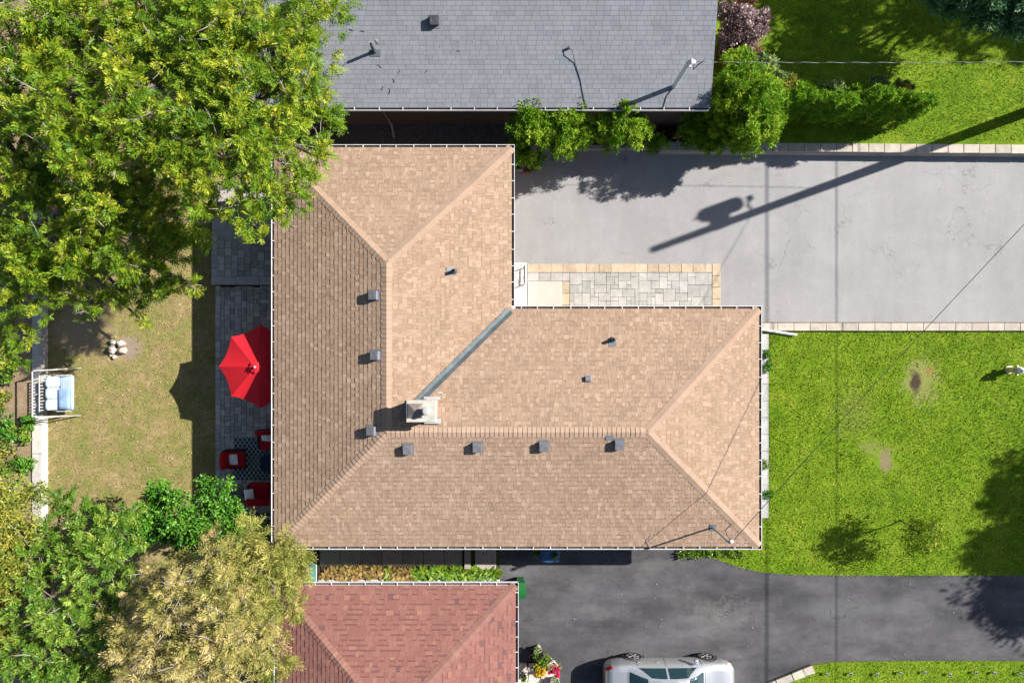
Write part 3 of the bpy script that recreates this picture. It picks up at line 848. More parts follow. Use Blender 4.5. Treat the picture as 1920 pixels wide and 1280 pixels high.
# chimney
ch = MB(); ch.box((-2.72, -2.09, 4.1), (.80, .54, .92)); chim = ch.build('chimney', M['brick_buff'], house)
CRW = simple('chimney_mortar', (.44, .42, .37), .9, .22, 5, bump=.3, grain=50)
ch = MB(); ch.slab(-3.16, -2.26, -2.41, -1.75, 4.53, 4.66, .02); ch.build('chimney_crown', CRW, chim)
PYR = simple('rusty_cap_sheet', (.19, .15, .14), .6, .2, 5, .4, .2)
ch = MB(); x, y, h = -2.88, -2.06, .215
ch.add([(x - h, y - h, 4.69), (x + h, y - h, 4.69), (x + h, y + h, 4.69), (x - h, y + h, 4.69), (x, y, 4.78), (x - h, y - h, 4.65), (x + h, y - h, 4.65), (x + h, y + h, 4.65), (x - h, y + h, 4.65)],
    [(0, 1, 4), (1, 2, 4), (2, 3, 4), (3, 0, 4), (5, 6, 1, 0), (6, 7, 2, 1), (7, 8, 3, 2), (8, 5, 0, 3)])
ch.build('flue_cap', PYR, chim)
ch = MB(); ch.lathe((-2.51, -2.04, 4.66), [(.10, 0), (.10, .24), (.135, .25), (.135, .30), (.10, .32), (.02, .33)], 24); ch.build('flue_pipe', simple('flue_metal', (.40, .40, .38), .6, .08, 6, .3, 0), chim)
ch = MB()
ch.add([(-3.2, -1.78, 4.42), (-3.17, -1.75, 4.6), (-3.32, -2.38, 4.2), (-3.44, -2.3, 4.05)], [(0, 1, 2, 3)]); 
ch.tube([(-3.17, -1.76, 4.6), (-3.32, -2.05, 4.42), (-3.45, -2.36, 4.2)], .02, 6)
ch.build('loose_flashing', M['galv'], chim)
PALE = simple('pale_flashing', (.42, .43, .42), .5, .12, 6, .4, .1)
for cx, cy, sx, sy in ((-2.25, -1.78, .16, .4), (-2.5, -1.77, .52, .1), (-2.45, -2.45, .5, .16)):
    z = max(s.O.z + s.p * (Vector((cx, cy, 0)) - s.O).dot(s.D) for s in (TE,)) if cy > -2.2 else TEN.O.z + TEN.p * (Vector((cx, cy, 0)) - TEN.O).dot(TEN.D)
    zz = min(z, 4.05); ch = MB(); ch.box((cx, cy, zz + .09), (sx, sy, .1)); ch.build('chimney_flashing', PALE, chim)
# service mast
p = TS.at(1336, 988); mast_top_tan = Vector((p.x, p.y, 4.6))
mt = TS.basis(p); b = MB(); b.box((0, 0, .02), (.2, .22, .012)); v = MB(); v.add([mt @ Vector(x) for x in b.v], b.f); mf = v.build('mast_flashing', M['lead'], house)
m = MB(); m.tube([p - Vector((0, 0, .05)), mast_top_tan], .032, 10); m.tube([mast_top_tan, mast_top_tan + Vector((.05, .02, .07)), mast_top_tan + Vector((.13, .03, .03))], [.045, .06, .05], 10)
m.box(mast_top_tan - Vector((-.02, .0, .12)), (.12, .05, .05)); m.build('service_mast', simple('mast_grey', (.45, .43, .42), .5, .1, 5, .4, .3), mf)
m = MB(); q = mast_top_tan
m.tube([q + Vector((.13, .03, .02)), q + Vector((.16, -.02, -.2)), q + Vector((.05, .1, -.28)), q + Vector((-.02, .3, -.2)), q + Vector((.15, .5, -.15))], .012, 6)
m.build('drip_loop', M['black_wire'], mf)
# downspout extension
m = MB(); A, B = P(1424, 617, .12), P(1494, 628, .1); m.tube([A + Vector((-1.2, .15, .05)), A, B], .045, 4); m.build('downspout', M['white'], house)

# ---------------------------------------------------------------- the grey house to the north
gh = empty('house', (0, 11, 0), 'grey shingled house along the top edge with a plain sloping roof', 'house')
GE, GW_, GY, GP, GZ = 6.46, -8.4, 7.60, .25, 2.8
m = MB(); m.prism([(GW_ + .3, GY + .32), (GE - .3, GY + .32), (GE - .3, GY + 8.9), (GW_ + .3, GY + 8.9)], 0, 2.66); m.build('wall', M['brick'], gh)
m = MB(); m.prism([(GW_, GY), (GE, GY), (GE, GY + 9.2), (GW_, GY + 9.2)], 2.665, 2.79); m.build('soffit', M['soffit'], gh)
GS = Slope((GW_, GY, GZ), (1, 0, 0), (0, 1, 0), GP, (0, 0), (GE - GW_, 0), 4.6)
GN = Slope((GE, GY + 9.2, GZ), (-1, 0, 0), (0, -1, 0), GP, (0, 0), (GE - GW_, 0), 4.6)
groof = deck([GS, GN], gh)
m = MB(); m.add([(GE - .01, GY, 2.79), (GE - .01, GY + 9.2, 2.79), (GE - .01, GY + 4.6, 2.79 + 1.15)], [(0, 1, 2)]); m.build('gable', M['soffit'], gh)
GC = [(.180, .189, .213), (.192, .201, .226), (.200, .209, .234), (.208, .217, .243)]
GM = [granule(f'grey_shingle_{i}', c) for i, c in enumerate(GC)]
shingles([GS, GN], groof, GM, [1.2, 3, 4, 3], .1405, [.19, .23, .27, .31], (.008, .008), gap=.006, sd=5)
caps((GW_, GY + 4.6, GZ + 4.6 * GP), (GE, GY + 4.6, GZ + 4.6 * GP), GS, GN, groof, GM[1:3], [1, 1])
gutter(gh, (GW_, GY - .092), (GE - .06, GY - .092), (0, -1), GZ, hang=.78)
box_vent(gh, GS, 815, 40, .3, .14, M['grey_plastic2'])
p = GS.at(702, 97); mt = GS.basis(p)
b = MB(); b.box((.03, -.04, .02), (.32, .2, .012)); v = MB(); v.add([mt @ Vector(x) for x in b.v], b.f); f = v.build('pipe_flashing', M['lead'], gh)
m = MB(); m.lathe(p, [(.09, 0), (.08, .06), (.05, .12), (.045, .55), (.03, .55), (.03, .4)], 14); m.build('vent_pipe', M['grey_plastic2'], f)
p = GS.at(1263, 163); top_g = Vector((p.x, p.y, 4.85))
m = MB(); m.tube([p - Vector((0, 0, .1)), top_g], .07, 12); m.tube([top_g, top_g + Vector((.06, 0, .1)), top_g + Vector((.16, .0, .04))], [.07, .08, .06], 10); m.box(top_g - Vector((-.07, .02, .2)), (.1, .06, .08))
m.build('service_mast', simple('mast_white', (.6, .6, .62), .5, .08), gh)
m = MB(); m.tube([p + Vector((-.02, -.05, .03)), GS.at(1250, 180) + Vector((0, 0, .02)), GS.at(1243, 203) + Vector((0, 0, .02))], .012, 6)
m.tube([top_g + Vector((.16, 0, .02)), top_g + Vector((.2, -.1, -.25)), top_g + Vector((.32, 0, -.1)), top_g + Vector((.45, .05, .02))], .014, 6); m.build('drip_loop', M['black_wire'], gh)
q = GS.at(1065, 92); m = MB(); m.box(q + Vector((0, 0, .06)), (.06, .06, .1)); m.tube([q + Vector((0, 0, .1)), q + Vector((.12, -.1, .14)), GS.at(1078, 118) + Vector((0, 0, .03)), GS.at(1088, 150) + Vector((0, 0, .02)), GS.at(1093, 178) + Vector((0, 0, .02)), GS.at(1099, 203) + Vector((0, 0, .02))], .012, 6)
m.build('cable_clamp', M['grey_plastic2'], gh)
m = MB(); m.tube([(-4.35, 7.52, 2.7), (-4.35, 7.75, 2.4), (-4.35, 7.8, .3), (-4.3, 7.4, .1)], .04, 6); m.build('downspout', simple('dull_downspout', (.3, .3, .3), .5, .1), gh)
# ---------------------------------------------------------------- the red house to the south
rh = empty('house', (-3.8, -12, 0), 'house with a red shingled hip roof at the bottom edge', 'house')
RE, RW_, RN, RZ_ = .12, -7.77, -8.04, 2.45
RS, RHf = -18.5, (.12 + 7.77) / 2
RTW = Slope((RW_, RN, RZ_), (0, -1, 0), (1, 0, 0), PI_, (0, 1), (RN - RS, -1), RHf)
RTN = Slope((RE, RN, RZ_), (-1, 0, 0), (0, -1, 0), PI_, (0, 1), (RE - RW_, -1), RHf)
RTE = Slope((RE, RS, RZ_), (0, 1, 0), (-1, 0, 0), PI_, (0, 1), (RN - RS, -1), RHf)
RTS = Slope((RW_, RS, RZ_), (1, 0, 0), (0, 1, 0), PI_, (0, 1), (RE - RW_, -1), RHf)
m = MB(); m.prism([(RW_ + .4, RS + .4), (RE - .4, RS + .4), (RE - .4, RN - .85), (RW_ + .4, RN - .85)], 0, 2.32); m.build('wall', M['brick'], rh)
m = MB(); m.prism([(RW_, RS), (RE, RS), (RE, RN), (RW_, RN)], 2.325, 2.44); m.build('soffit', M['soffit'], rh)
rroof = deck([RTW, RTN, RTE, RTS], rh)
RC = [(.15, .078, .074), (.225, .100, .084), (.237, .108, .091), (.25, .117, .098), (.285, .14, .105), (.155, .072, .064)]
RM = [granule(f'red_shingle_{i}', c) for i, c in enumerate(RC)]
shingles([RTW, RTN, RTE], rroof, RM, [.5, 5, 7, 5, .7], .148, [.12, .16, .2, .25], (.009, .016), tier=.5, sd=9, band=.6)
RCM = [granule(f'red_cap_{i}', c) for i, c in enumerate([(.235, .115, .095), (.25, .127, .103), (.285, .155, .115)])]
AP_R = Vector((RW_ + RHf, RN - RHf, RZ_ + RHf * PI_))
caps((RW_, RN, RZ_), AP_R, RTW, RTN, rroof, RCM, [3, 3, 1]); caps((RE, RN, RZ_), AP_R, RTN, RTE, rroof, RCM, [3, 3, 1])
caps(AP_R - Vector((0, 2.6, 0)), AP_R, RTW, RTE, rroof, RCM, [3, 3, 1])
gutter(rh, (RW_ - .08, RN + g), (RE + .08, RN + g), (0, 1), RZ_, hang=.55); gutter(rh, (RE + g, -15), (RE + g, RN + g - .015), (1, 0), RZ_, hang=.5); gutter(rh, (RW_ - g, -15), (RW_ - g, RN + g - .015), (-1, 0), RZ_, hang=.5)
# ================================================================ TREES AND PLANTS
M['locust'] = leafmat('locust_leaf', (.03, .10, .007), (.135, .225, .009), (.38, .39, .03), .33, .5, .25)
M['ash'] = leafmat('ash_leaf', (.03, .095, .012), (.105, .205, .018), (.29, .36, .06), .33, .45, .3)
M['privet'] = leafmat('round_leaf', (.025, .10, .010), (.065, .20, .014), (.16, .31, .04), .33, .45, .35)
M['brownfoliage'] = leafmat('dry_conifer_foliage', (.11, .145, .02), (.325, .285, .085), (.54, .41, .20), .3, .7, .2)
M['olive'] = leafmat('olive_foliage', (.08, .12, .016), (.24, .245, .05), (.44, .385, .12), .32, .7, .2)
M['yellowgreen'] = leafmat('yellowing_leaf', (.06, .12, .02), (.19, .22, .03), (.42, .33, .06), .35, .55, .3)
M['cedar'] = leafmat('cedar_spray', (.04, .13, .004), (.15, .28, .008), (.34, .43, .04), .3, .6, .2)
M['hedge'] = leafmat('hedge_spray', (.035, .11, .006), (.125, .27, .010), (.32, .46, .03), .28, .6, .2)
M['blue_green'] = leafmat('blue_green_leaf', (.03, .09, .035), (.07, .16, .06), (.15, .25, .09), .3, .5, .3)
M['purple'] = leafmat('bronze_leaf', (.07, .04, .04), (.22, .14, .14), (.46, .36, .37), .2, .4, .5)
M['rust'] = leafmat('dead_frond', (.12, .06, .03), (.24, .13, .07), (.36, .22, .13), .2, .7, .2)
M['pale_leaf'] = leafmat('pale_green_leaf', (.07, .13, .04), (.17, .26, .08), (.36, .40, .19), .3, .5, .3)
M['hosta'] = leafmat('strap_leaf', (.05, .12, .01), (.10, .20, .012), (.20, .28, .03), .3, .45, .4)
M['hosta_brown'] = leafmat('withered_strap_leaf', (.12, .07, .03), (.26, .15, .06), (.30, .26, .06), .3, .55, .3)

def px_lobes(l):
    out = []
    for px, py, z, rx, *rz in l:
        p = P(px, py, z); out.append((p.x, p.y, z, rx, rz[0] if rz else rx * .75))
    return out

def tree(label, base, lobes, mat, per, ln, wd, seed, cat='tree', name='tree', trunk_r=.2, spacing=.42, cr=(.26, .5), twigs=0, group=None, bark=None, tint=(0, 1), up=.35, fill=.25, zmin=-.3, flat=.6, outw=.8, feather=None):
    b = Vector((base[0], base[1], base[2] if len(base) > 2 else 0))
    r = random.Random(seed)
    t = empty(name, b, label, cat, group)
    top = Vector((sum(l[0] for l in lobes) / len(lobes), sum(l[1] for l in lobes) / len(lobes), sum(l[2] for l in lobes) / len(lobes)))
    m = MB(); fork = b.lerp(top, .45); fork.x = b.x + (top.x - b.x) * .2; fork.y = b.y + (top.y - b.y) * .2
    m.tube([b - Vector((0, 0, .05)), b.lerp(fork, .5) + Vector((r.uniform(-.05, .05), r.uniform(-.05, .05), 0)), fork], [trunk_r * 1.25, trunk_r, trunk_r * .8], 10)
    cl = lobes_to_clumps(lobes, seed, spacing, cr, zmin, fill)
    for (x, y, z, rx, rz) in lobes:
        c = Vector((x, y, z)); mid = fork.lerp(c, .5) + Vector((r.uniform(-.2, .2), r.uniform(-.2, .2), .15 * rx))
        m.tube([fork - Vector((0, 0, .05)), mid, c], [trunk_r * .6, trunk_r * .38, trunk_r * .16], 7)
        near = [q for q in cl if (Vector(q[:3]) - c).length < rx * 1.3]
        for q in r.sample(near, min(len(near), 9)):
            e = Vector(q[:3]); mm = c.lerp(e, .5) + Vector((r.uniform(-.1, .1), r.uniform(-.1, .1), -.05))
            m.tube([c, mm, e], [trunk_r * .14, trunk_r * .09, .008], 5)
    m.build('trunk', bark or M['bark'], t, smooth=True)
    if twigs:
        m = MB()
        for _ in range(twigs):
            q = Vector(r.choice(cl)[:3]); d = Vector((r.uniform(-1, 1), r.uniform(-1, 1), r.uniform(.1, .7))).normalized() * r.uniform(.3, .75)
            e = q + d; m.tube([q - d * .4, q + d * .4 + Vector((r.uniform(-.06, .06),) * 3), e + Vector((0, 0, .1))], [.013, .01, .004], 5)
            for k in range(2):
                f = q + d * r.uniform(.1, .7); m.tube([f, f + Vector((r.uniform(-.2, .2), r.uniform(-.2, .2), r.uniform(0, .15)))], [.008, .003], 4)
        m.build('dead_twigs', M['deadwood'], t, kind='stuff')
    if feather: sprays('crown', mat, cl, feather, ln, wd, seed + 100, t, tintrange=tint)
    else: foliage('crown', mat, cl, per, ln, wd, seed + 100, t, tintrange=tint, up=up, flat=flat, outw=outw)
    return t

# the big feathery trees, top left
tree('large feathery tree overhanging the corner of the brown roof and the grey roof', gp(400, 215), px_lobes([
    (505, 70, 7.4, 1.75), (600, 25, 6.4, .75), (480, 190, 7.6, 1.7), (572, 225, 6.4, .8), (400, 80, 8, 1.6), (555, 325, 7.2, .55), (585, 290, 7, .42), (425, 300, 7.6, 1.35), (490, 400, 7.4, .55), (560, 395, 7.0, .26), (395, 385, 6.6, .6), (548, 385, 7.2, .36), (490, 455, 7.2, .26), (548, 425, 7, .2),(540, 130, 7, 1.1), (600, 215, 6, .45)]),
    M['locust'], 0, .23, .025, 21, trunk_r=.26, twigs=90, feather=36, spacing=.54, cr=(.26, .56), fill=.3)
tree('large feathery tree filling the top left corner of the garden', gp(140, 160), px_lobes([
    (80, 50, 8, 1.75), (225, 45, 8.2, 1.7), (330, 20, 7.6, 1.2), (150, 180, 8, 1.75), (300, 165, 8.1, 1.6), (35, 290, 7, 1.5), (215, 290, 7.4, 1.6), (330, 290, 6.4, 1.05), (20, 160, 7.6, 1.4), (110, 330, 6.8, 1.2)]),
    M['locust'], 0, .23, .025, 22, trunk_r=.28, twigs=110, feather=36, spacing=.56, cr=(.26, .56), fill=.3)
tree('feathery tree leaning over the dry lawn above the ring of stones', gp(120, 400), px_lobes([
    (95, 430, 6, 1.5), (210, 440, 5.6, 1.25), (40, 545, 5.0, 1.1), (285, 490, 4.4, 1.0), (290, 405, 5.4, .8), (250, 370, 6.0, .8), (240, 560, 3.8, .6), (335, 440, 4.6, .8), (345, 525, 3.6, .42), (130, 520, 4.8, .75), (15, 650, 3.6, .75), (375, 545, 3.3, .16), (265, 600, 3.2, .25), (20, 470, 5.6, 1.2), (175, 565, 4, .4)]),
    M['locust'], 0, .23, .025, 23, trunk_r=.2, twigs=60, feather=36, spacing=.52, cr=(.24, .52), fill=.3)
# bottom left
tree('green tree with pointed leaves in the bottom left corner', (*gp(120, 1150), 0), px_lobes([
    (100, 1120, 5, 1.2), (185, 1060, 4.8, 1.0), (85, 1230, 4.6, 1.15), (215, 1200, 4.4, .8), (150, 975, 3.9, .75), (120, 930, 3.4, .4), (225, 1000, 4.2, .7), (160, 1260, 4.4, .8), (70, 1030, 4.4, .8), (205, 1130, 4.6, .7), (200, 1280, 4.2, .7)]),
    M['ash'], 0, .22, .030, 24, trunk_r=.16, feather=32, spacing=.5, cr=(.22, .46), twigs=20)
tree('bright green shrub with round leaves beside the shaded patio', gp(340, 980), px_lobes([
    (325, 965, 2.8, .85), (405, 940, 2.5, .6), (265, 985, 2.9, .7), (440, 985, 2.4, .55), (385, 905, 2.0, .22), (300, 930, 2.3, .4), (370, 1010, 2.8, .7), (480, 1010, 2, .4), (425, 905, 1.9, .16)]),
    M['privet'], 110, .105, .07, 25, name='large_shrub', cat='shrub', trunk_r=.08, spacing=.34, cr=(.2, .36), up=.6)
tree('dying brown conifer with bare grey twigs at the bottom edge', gp(350, 1150), px_lobes([
    (405, 1055, 6, .62), (335, 1110, 6.2, .8), (420, 1135, 6.5, .9), (265, 1215, 5.6, .75), (350, 1200, 6.3, .85), (455, 1240, 6, .75), (300, 1275, 5.8, .7), (235, 1165, 5.0, .45), (350, 1050, 5.2, .4), (478, 1165, 6, .65), (392, 1005, 4.8, .28), (385, 1270, 6.1, .7), (275, 1120, 5.2, .45), (425, 1200, 6.5, .6), (220, 1235, 4.8, .4), (300, 1065, 4.8, .3), (515, 1200, 5.4, .4), (440, 1080, 5.8, .4)]),
    M['brownfoliage'], 0, .30, .022, 26, feather=24, spacing=.5, cr=(.18, .42), trunk_r=.2, twigs=75, bark=M['deadwood'], fill=.4)
tree('olive coloured conifer reaching over the corner of the brown roof', gp(480, 1090), px_lobes([
    (510, 1060, 5.6, .8), (548, 1050, 5.2, .5), (520, 1125, 5.5, .7), (470, 1020, 5.4, .55), (500, 1230, 5.2, .55), (480, 1110, 5.8, .7), (530, 1262, 4.8, .3), (462, 980, 4.6, .3), (555, 1085, 5, .35), (530, 1030, 5.5, .42), (562, 1058, 5.2, .3), (505, 1022, 5.5, .4)]),
    M['olive'], 0, .28, .022, 27, feather=24, spacing=.46, cr=(.2, .38), trunk_r=.14, twigs=22)
tree('yellowing tree cut by the left edge below the swing seat', (*gp(5, 1040), .26), px_lobes([
    (12, 985, 4.6, .75), (25, 1070, 4.8, .75), (8, 1150, 4.6, .8), (20, 1220, 4.4, .6), (40, 935, 3.8, .5), (45, 1010, 4.2, .5), (-20, 1080, 5, .9)]),
    M['yellowgreen'], 140, .15, .05, 28, trunk_r=.12, twigs=25)
# shrubs between the houses and the drive
SH = 'clipped conifers and shrubs along the north edge of the pale driveway'
tree('bushy conifer nearest the brown house against the grey gutter', gp(1000, 245), px_lobes([(1000, 235, 2.3, .74), (1050, 240, 2.3, .68), (985, 275, 1.6, .46), (990, 210, 2.6, .4), (1088, 250, 1.9, .5), (1075, 215, 2.5, .42), (1000, 300, 1.3, .32), (1050, 278, 1.6, .42), (1020, 240, 1.2, .6)]),
    M['cedar'], 200, .11, .03, 31, 'shrub', 'conifer_shrub', .06, .3, (.16, .28), group=SH)
tree('bushy conifer halfway along the grey gutter, narrower than its neighbour', gp(1165, 250), px_lobes([(1170, 240, 2.3, .56), (1130, 235, 2.2, .43), (1195, 245, 2.0, .43), (1175, 215, 2.7, .3), (1165, 245, 1.2, .5), (1140, 262, 1.2, .28), (1190, 265, 1.2, .28)]),
    M['cedar'], 200, .11, .03, 32, 'shrub', 'conifer_shrub', .06, .3, (.16, .28), group=SH)
tree('big round yellow green conifer at the corner of the grey house', gp(1395, 215), px_lobes([(1393, 195, 2.3, 1.2, 1.4), (1385, 135, 2.5, .6), (1410, 240, 1.9, .8), (1370, 250, 1.6, .7), (1440, 215, 1.9, .55), (1375, 170, 2.7, .6), (1398, 215, 1.2, .9)]),
    M['cedar'], 200, .12, .03, 33, 'shrub', 'conifer_shrub', .09, .3, (.16, .27), group=SH, fill=.1)
tree('low darker conifer tucked under the grey eave beside the big round one', gp(1315, 245), px_lobes([(1315, 240, 1.1, .62), (1300, 225, 1.3, .4), (1330, 258, .9, .5), (1295, 255, .8, .35)]),
    M['cedar'], 200, .11, .028, 34, 'shrub', 'conifer_shrub', .05, .3, (.15, .25), group=SH, tint=(0, .75))
tree('small dark green shrub in shade at the drive edge', gp(1234, 270), px_lobes([(1234, 268, .5, .32), (1226, 276, .3, .2)]), M['hedge'], 150, .09, .03, 35, 'shrub', 'low_shrub', .03, .22, (.12, .2), group=SH)
tree('bronze leaved shrub at the end of the grey house', (*P(1392, 60, LZ)[:2], LZ), px_lobes([(1395, 48, 1.5, .62), (1375, 65, 1.4, .5), (1418, 45, 1.4, .45), (1395, 75, 1.2, .4), (1372, 30, 1.3, .4)]),
    M['purple'], 150, .075, .05, 36, 'shrub', 'bronze_shrub', .05, .26, (.14, .24), group=SH)
tree('rusty withered clump between the bronze shrub and the big conifer', (*P(1385, 100, LZ)[:2], LZ), px_lobes([(1385, 100, .7, .42), (1405, 108, .7, .3), (1365, 92, .7, .3), (1390, 4, .7, .3)]), M['rust'], 190, .2, .018, 37, 'plant', 'ornamental_grass', .03, .2, (.14, .22), up=.8, group=SH)
for i, (px, py, r_, mt, lab) in enumerate([(1432, 128, .42, 'pale_leaf', 'pale green shrub above the big round conifer'), (1455, 150, .32, 'pale_leaf', 'pale green shrub at the near end of the cedar hedge'), (1478, 158, .26, 'yellowgreen', 'yellowish wispy shrub just left of the cedar hedge'),
        (1560, 166, .3, 'pale_leaf', 'pale plant behind the middle of the cedar hedge'), (1505, 168, .26, 'cedar', 'dark green plant behind the left third of the hedge'), (1600, 170, .22, 'cedar', 'small green plant between the two pale ones behind the hedge'), (1650, 162, .32, 'pale_leaf', 'blue tinged pale plant behind the right half of the hedge'), (1690, 168, .26, 'yellowgreen', 'yellow tinged plant behind the right end of the hedge'), (1380, 118, .35, 'yellowgreen', 'yellow green shrub squeezed against the end of the grey house')]):
    tree(lab, (*P(px, py, LZ)[:2], LZ), px_lobes([(px, py, LZ + .5, r_, r_ * .9), (px + 8, py + 4, LZ + .4, r_ * .7)]), M[mt], 130, .1, .045, 40 + i, 'plant', 'garden_shrub', .025, .2, (.1, .18), group='shrubs round the cedar hedge')
# cedar hedge
names = ['first', 'second', 'third', 'fourth', 'fifth', 'sixth', 'seventh', 'eighth', 'ninth', 'tenth', 'eleventh', 'twelfth', 'last']
for i in range(13):
    x = 9.02 + .415 * i; y = 8.08 - (0 if i < 12 else -.08) + .02 * math.sin(i * 2); h = 2.15 + .2 * math.sin(i * 1.9) * .5 - (.25 if i == 12 else 0)
    t = empty('cedar', (x, y, LZ), f'{names[i]} columnar cedar of the hedge counted from the grey house', 'hedge tree', 'cedars of the clipped hedge beside the pale driveway')
    m = MB(); m.tube([(x, y, LZ - .05), (x, y, LZ + h * .8)], [.045, .015], 7); m.build('trunk', M['bark'], t)
    rg = np.random.default_rng(300 + i); cl = []
    for k in range(150):
        f = rg.uniform(0, 1) ** .8; a = rg.uniform(0, 6.283); rr = .27 * (1 - .5 * f ** 2.6) * rg.uniform(.75, 1.05)
        cl.append((x + math.cos(a) * rr, y + math.sin(a) * rr * 1.1 - .05 + .12 * math.sin(i) * f, LZ + .1 + f * h, rg.uniform(.07, .13)))
    foliage('crown', M['hedge'], cl, 60, .085, .026, 320 + i, t, up=.9, flat=1.2, tintrange=(.1, 1))
# trees whose shadows fall into the picture
tree('tall dense tree beyond the lawn, throwing shade over the cedar hedge', (23.5, 16.2, LZ), [(22.5, 15.6, 7, 1.5, 1.2), (25.7, 16.2, 7.2, 1.6, 1.2), (19.9, 16.2, 6.8, 1.1, .9), (18.7, 15.7, 6.6, .8, .6), (17.9, 15.3, 6.4, .8, .6), (18.1, 14.3, 6.2, .5, .4), (28.4, 16.5, 7, 1.3, 1.0), (23.5, 18.2, 8, 1.5, 1.1), (19.4, 14.8, 6.2, .6, .5), (26.8, 14.6, 6.4, .7, .5), (21.8, 14.3, 6, .5, .4), (24.2, 14.4, 6.6, .6, .5), (27.4, 14.2, 6.6, 1.0, .7), (25.6, 14.3, 6.6, .7, .5)],
    M['ash'], 80, .24, .1, 51, trunk_r=.25, spacing=.72, cr=(.35, .6))
tree('broad tree beyond the right edge shading the front lawn and dark drive', (28.6, -3.2), [(28.0, -2.2, 6, 1.7, 1.3), (28, -5.3, 6, 2.0, 1.5), (29.5, -3.7, 7, 2.1, 1.6), (26.9, -4.4, 5.6, .9, .9), (27.2, -7.0, 5.6, 1.1, .9), (30, -6.3, 6.2, 1.7, 1.2)],
    M['ash'], 80, .2, .085, 52, trunk_r=.22, spacing=.6, cr=(.3, .6))
tree('shaded blue green tree at the top right corner', (*P(1850, -40, LZ)[:2], LZ), px_lobes([(1790, -10, 2.8, .85), (1850, 10, 2.8, .8), (1900, 20, 2.8, .8), (1850, -50, 3.4, 1.2), (1930, -10, 3.2, 1.1), (1755, 5, 2.4, .4)]),
    M['blue_green'], 120, .16, .055, 53, trunk_r=.1, spacing=.38, cr=(.24, .42))
x, y = gp(1687, 974)
tree('thin young tree with sparse leaves on the front lawn', (x, y), [(x + .0, y + .35, 1.2, .45, .35), (x - .1, y - .35, 1.3, .55, .4), (x + .25, y - .15, 1.5, .5, .4), (x + .05, y + .35, 1.85, .36, .3), (x + .5, y - .6, 1.25, .42, .3), (x + .1, y - .05, 2.1, .3, .2), (x - .3, y - .75, 1.35, .3, .2), (x - .4, y + .1, 1.5, .3, .2)],
    M['blade'], 24, .10, .036, 54, trunk_r=.022, spacing=.25, cr=(.12, .24), fill=.5, zmin=-.9, flat=.9)
# strap-leaved plants in the bed south of the house
def strap_plant(px, py, n, ln, mat, seed, label, z=.012):
    b = P(px, py, z); rg = np.random.default_rng(seed)
    k = n * 2; a = rg.uniform(0, 6.283, n); e = rg.uniform(.35, 1.0, n)
    d = np.stack([np.cos(a) * np.cos(e), np.sin(a) * np.cos(e), np.sin(e)], 1)
    p = np.array([b.x, b.y, z]) + rg.normal(size=(n, 3)) * [.09, .06, .0]
    L = ln * rg.uniform(.7, 1.2, n)
    side = np.stack([-np.sin(a), np.cos(a), np.zeros(n)], 1); W = (ln * .17 * rg.uniform(.8, 1.3, n))[:, None]
    mid = p + d * (L * .6)[:, None]; tip = mid + np.stack([np.cos(a), np.sin(a), np.full(n, -.25)], 1) * (L * .5)[:, None]
    q = np.concatenate([np.stack([p, mid + side * W, tip, mid - side * W], 1)]).reshape(-1, 3)
    o = np_mesh('hosta', q, 4, mat, rg.uniform(0, 1, n), None, (b.x, b.y, z))
    return tag(o, label, 'plant', 'leafy plants in the bed between the two houses')
ORD = 'first second third fourth fifth sixth seventh eighth ninth tenth eleventh twelfth thirteenth fourteenth fifteenth sixteenth seventeenth eighteenth nineteenth twentieth twenty-first twenty-second twenty-third twenty-fourth twenty-fifth twenty-sixth twenty-seventh twenty-eighth twenty-ninth last'.split()
for i in range(30):
    px = 612 + 322 * (i + .5) / 30 + rnd.uniform(-3, 3); f = (px - 612) / 322
    br = rnd.random() > f * 1.5 - .1
    lab = ('brown withered' if br else 'green') + f' strap leaved plant, {ORD[i]} along the bed from the teal gate'
    strap_plant(px, 1074 + rnd.uniform(-4, 4), 46, .27, M['hosta_brown'] if br else M['hosta'], 400 + i, lab)
def small_plant(px, py, z, r_, mat, seed, label, ln=.09, wd=.04, name='small_plant', per=70, n=4, group=None):
    b = P(px, py, z); rg = random.Random(seed)
    cl = [(b.x + rg.uniform(-r_, r_), b.y + rg.uniform(-r_, r_), z + rg.uniform(.05, r_ * .7), r_ * .75) for _ in range(n)]
    o = foliage(name, mat, cl, per, ln, wd, seed, None, up=.8); tag(o, label, 'plant', group); return o
small_plant(1433, 662, .05, .15, M['privet'], 501, 'small green weed by the east wall slabs, upper', name='weed', group='weeds along the east wall')
small_plant(1434, 688, .05, .16, M['privet'], 502, 'small green weed by the east wall slabs, just below the upper one', name='weed', group='weeds along the east wall')
small_plant(1435, 872, .05, .12, M['pale_leaf'], 503, 'pale weed by the east wall slabs halfway down the lawn', name='weed', group='weeds along the east wall')
small_plant(1435, 925, .05, .16, M['privet'], 504, 'green weed at the lower end of the east wall slabs', name='weed', group='weeds along the east wall')
cl = [(*gp(1275 + 120 * rnd.random(), 1031 + 8 * rnd.random()), .06, .16) for _ in range(26)]
o = foliage('undergrowth', M['ash'], cl, 60, .1, .035, 505, None, up=.8); tag(o, kind='stuff')
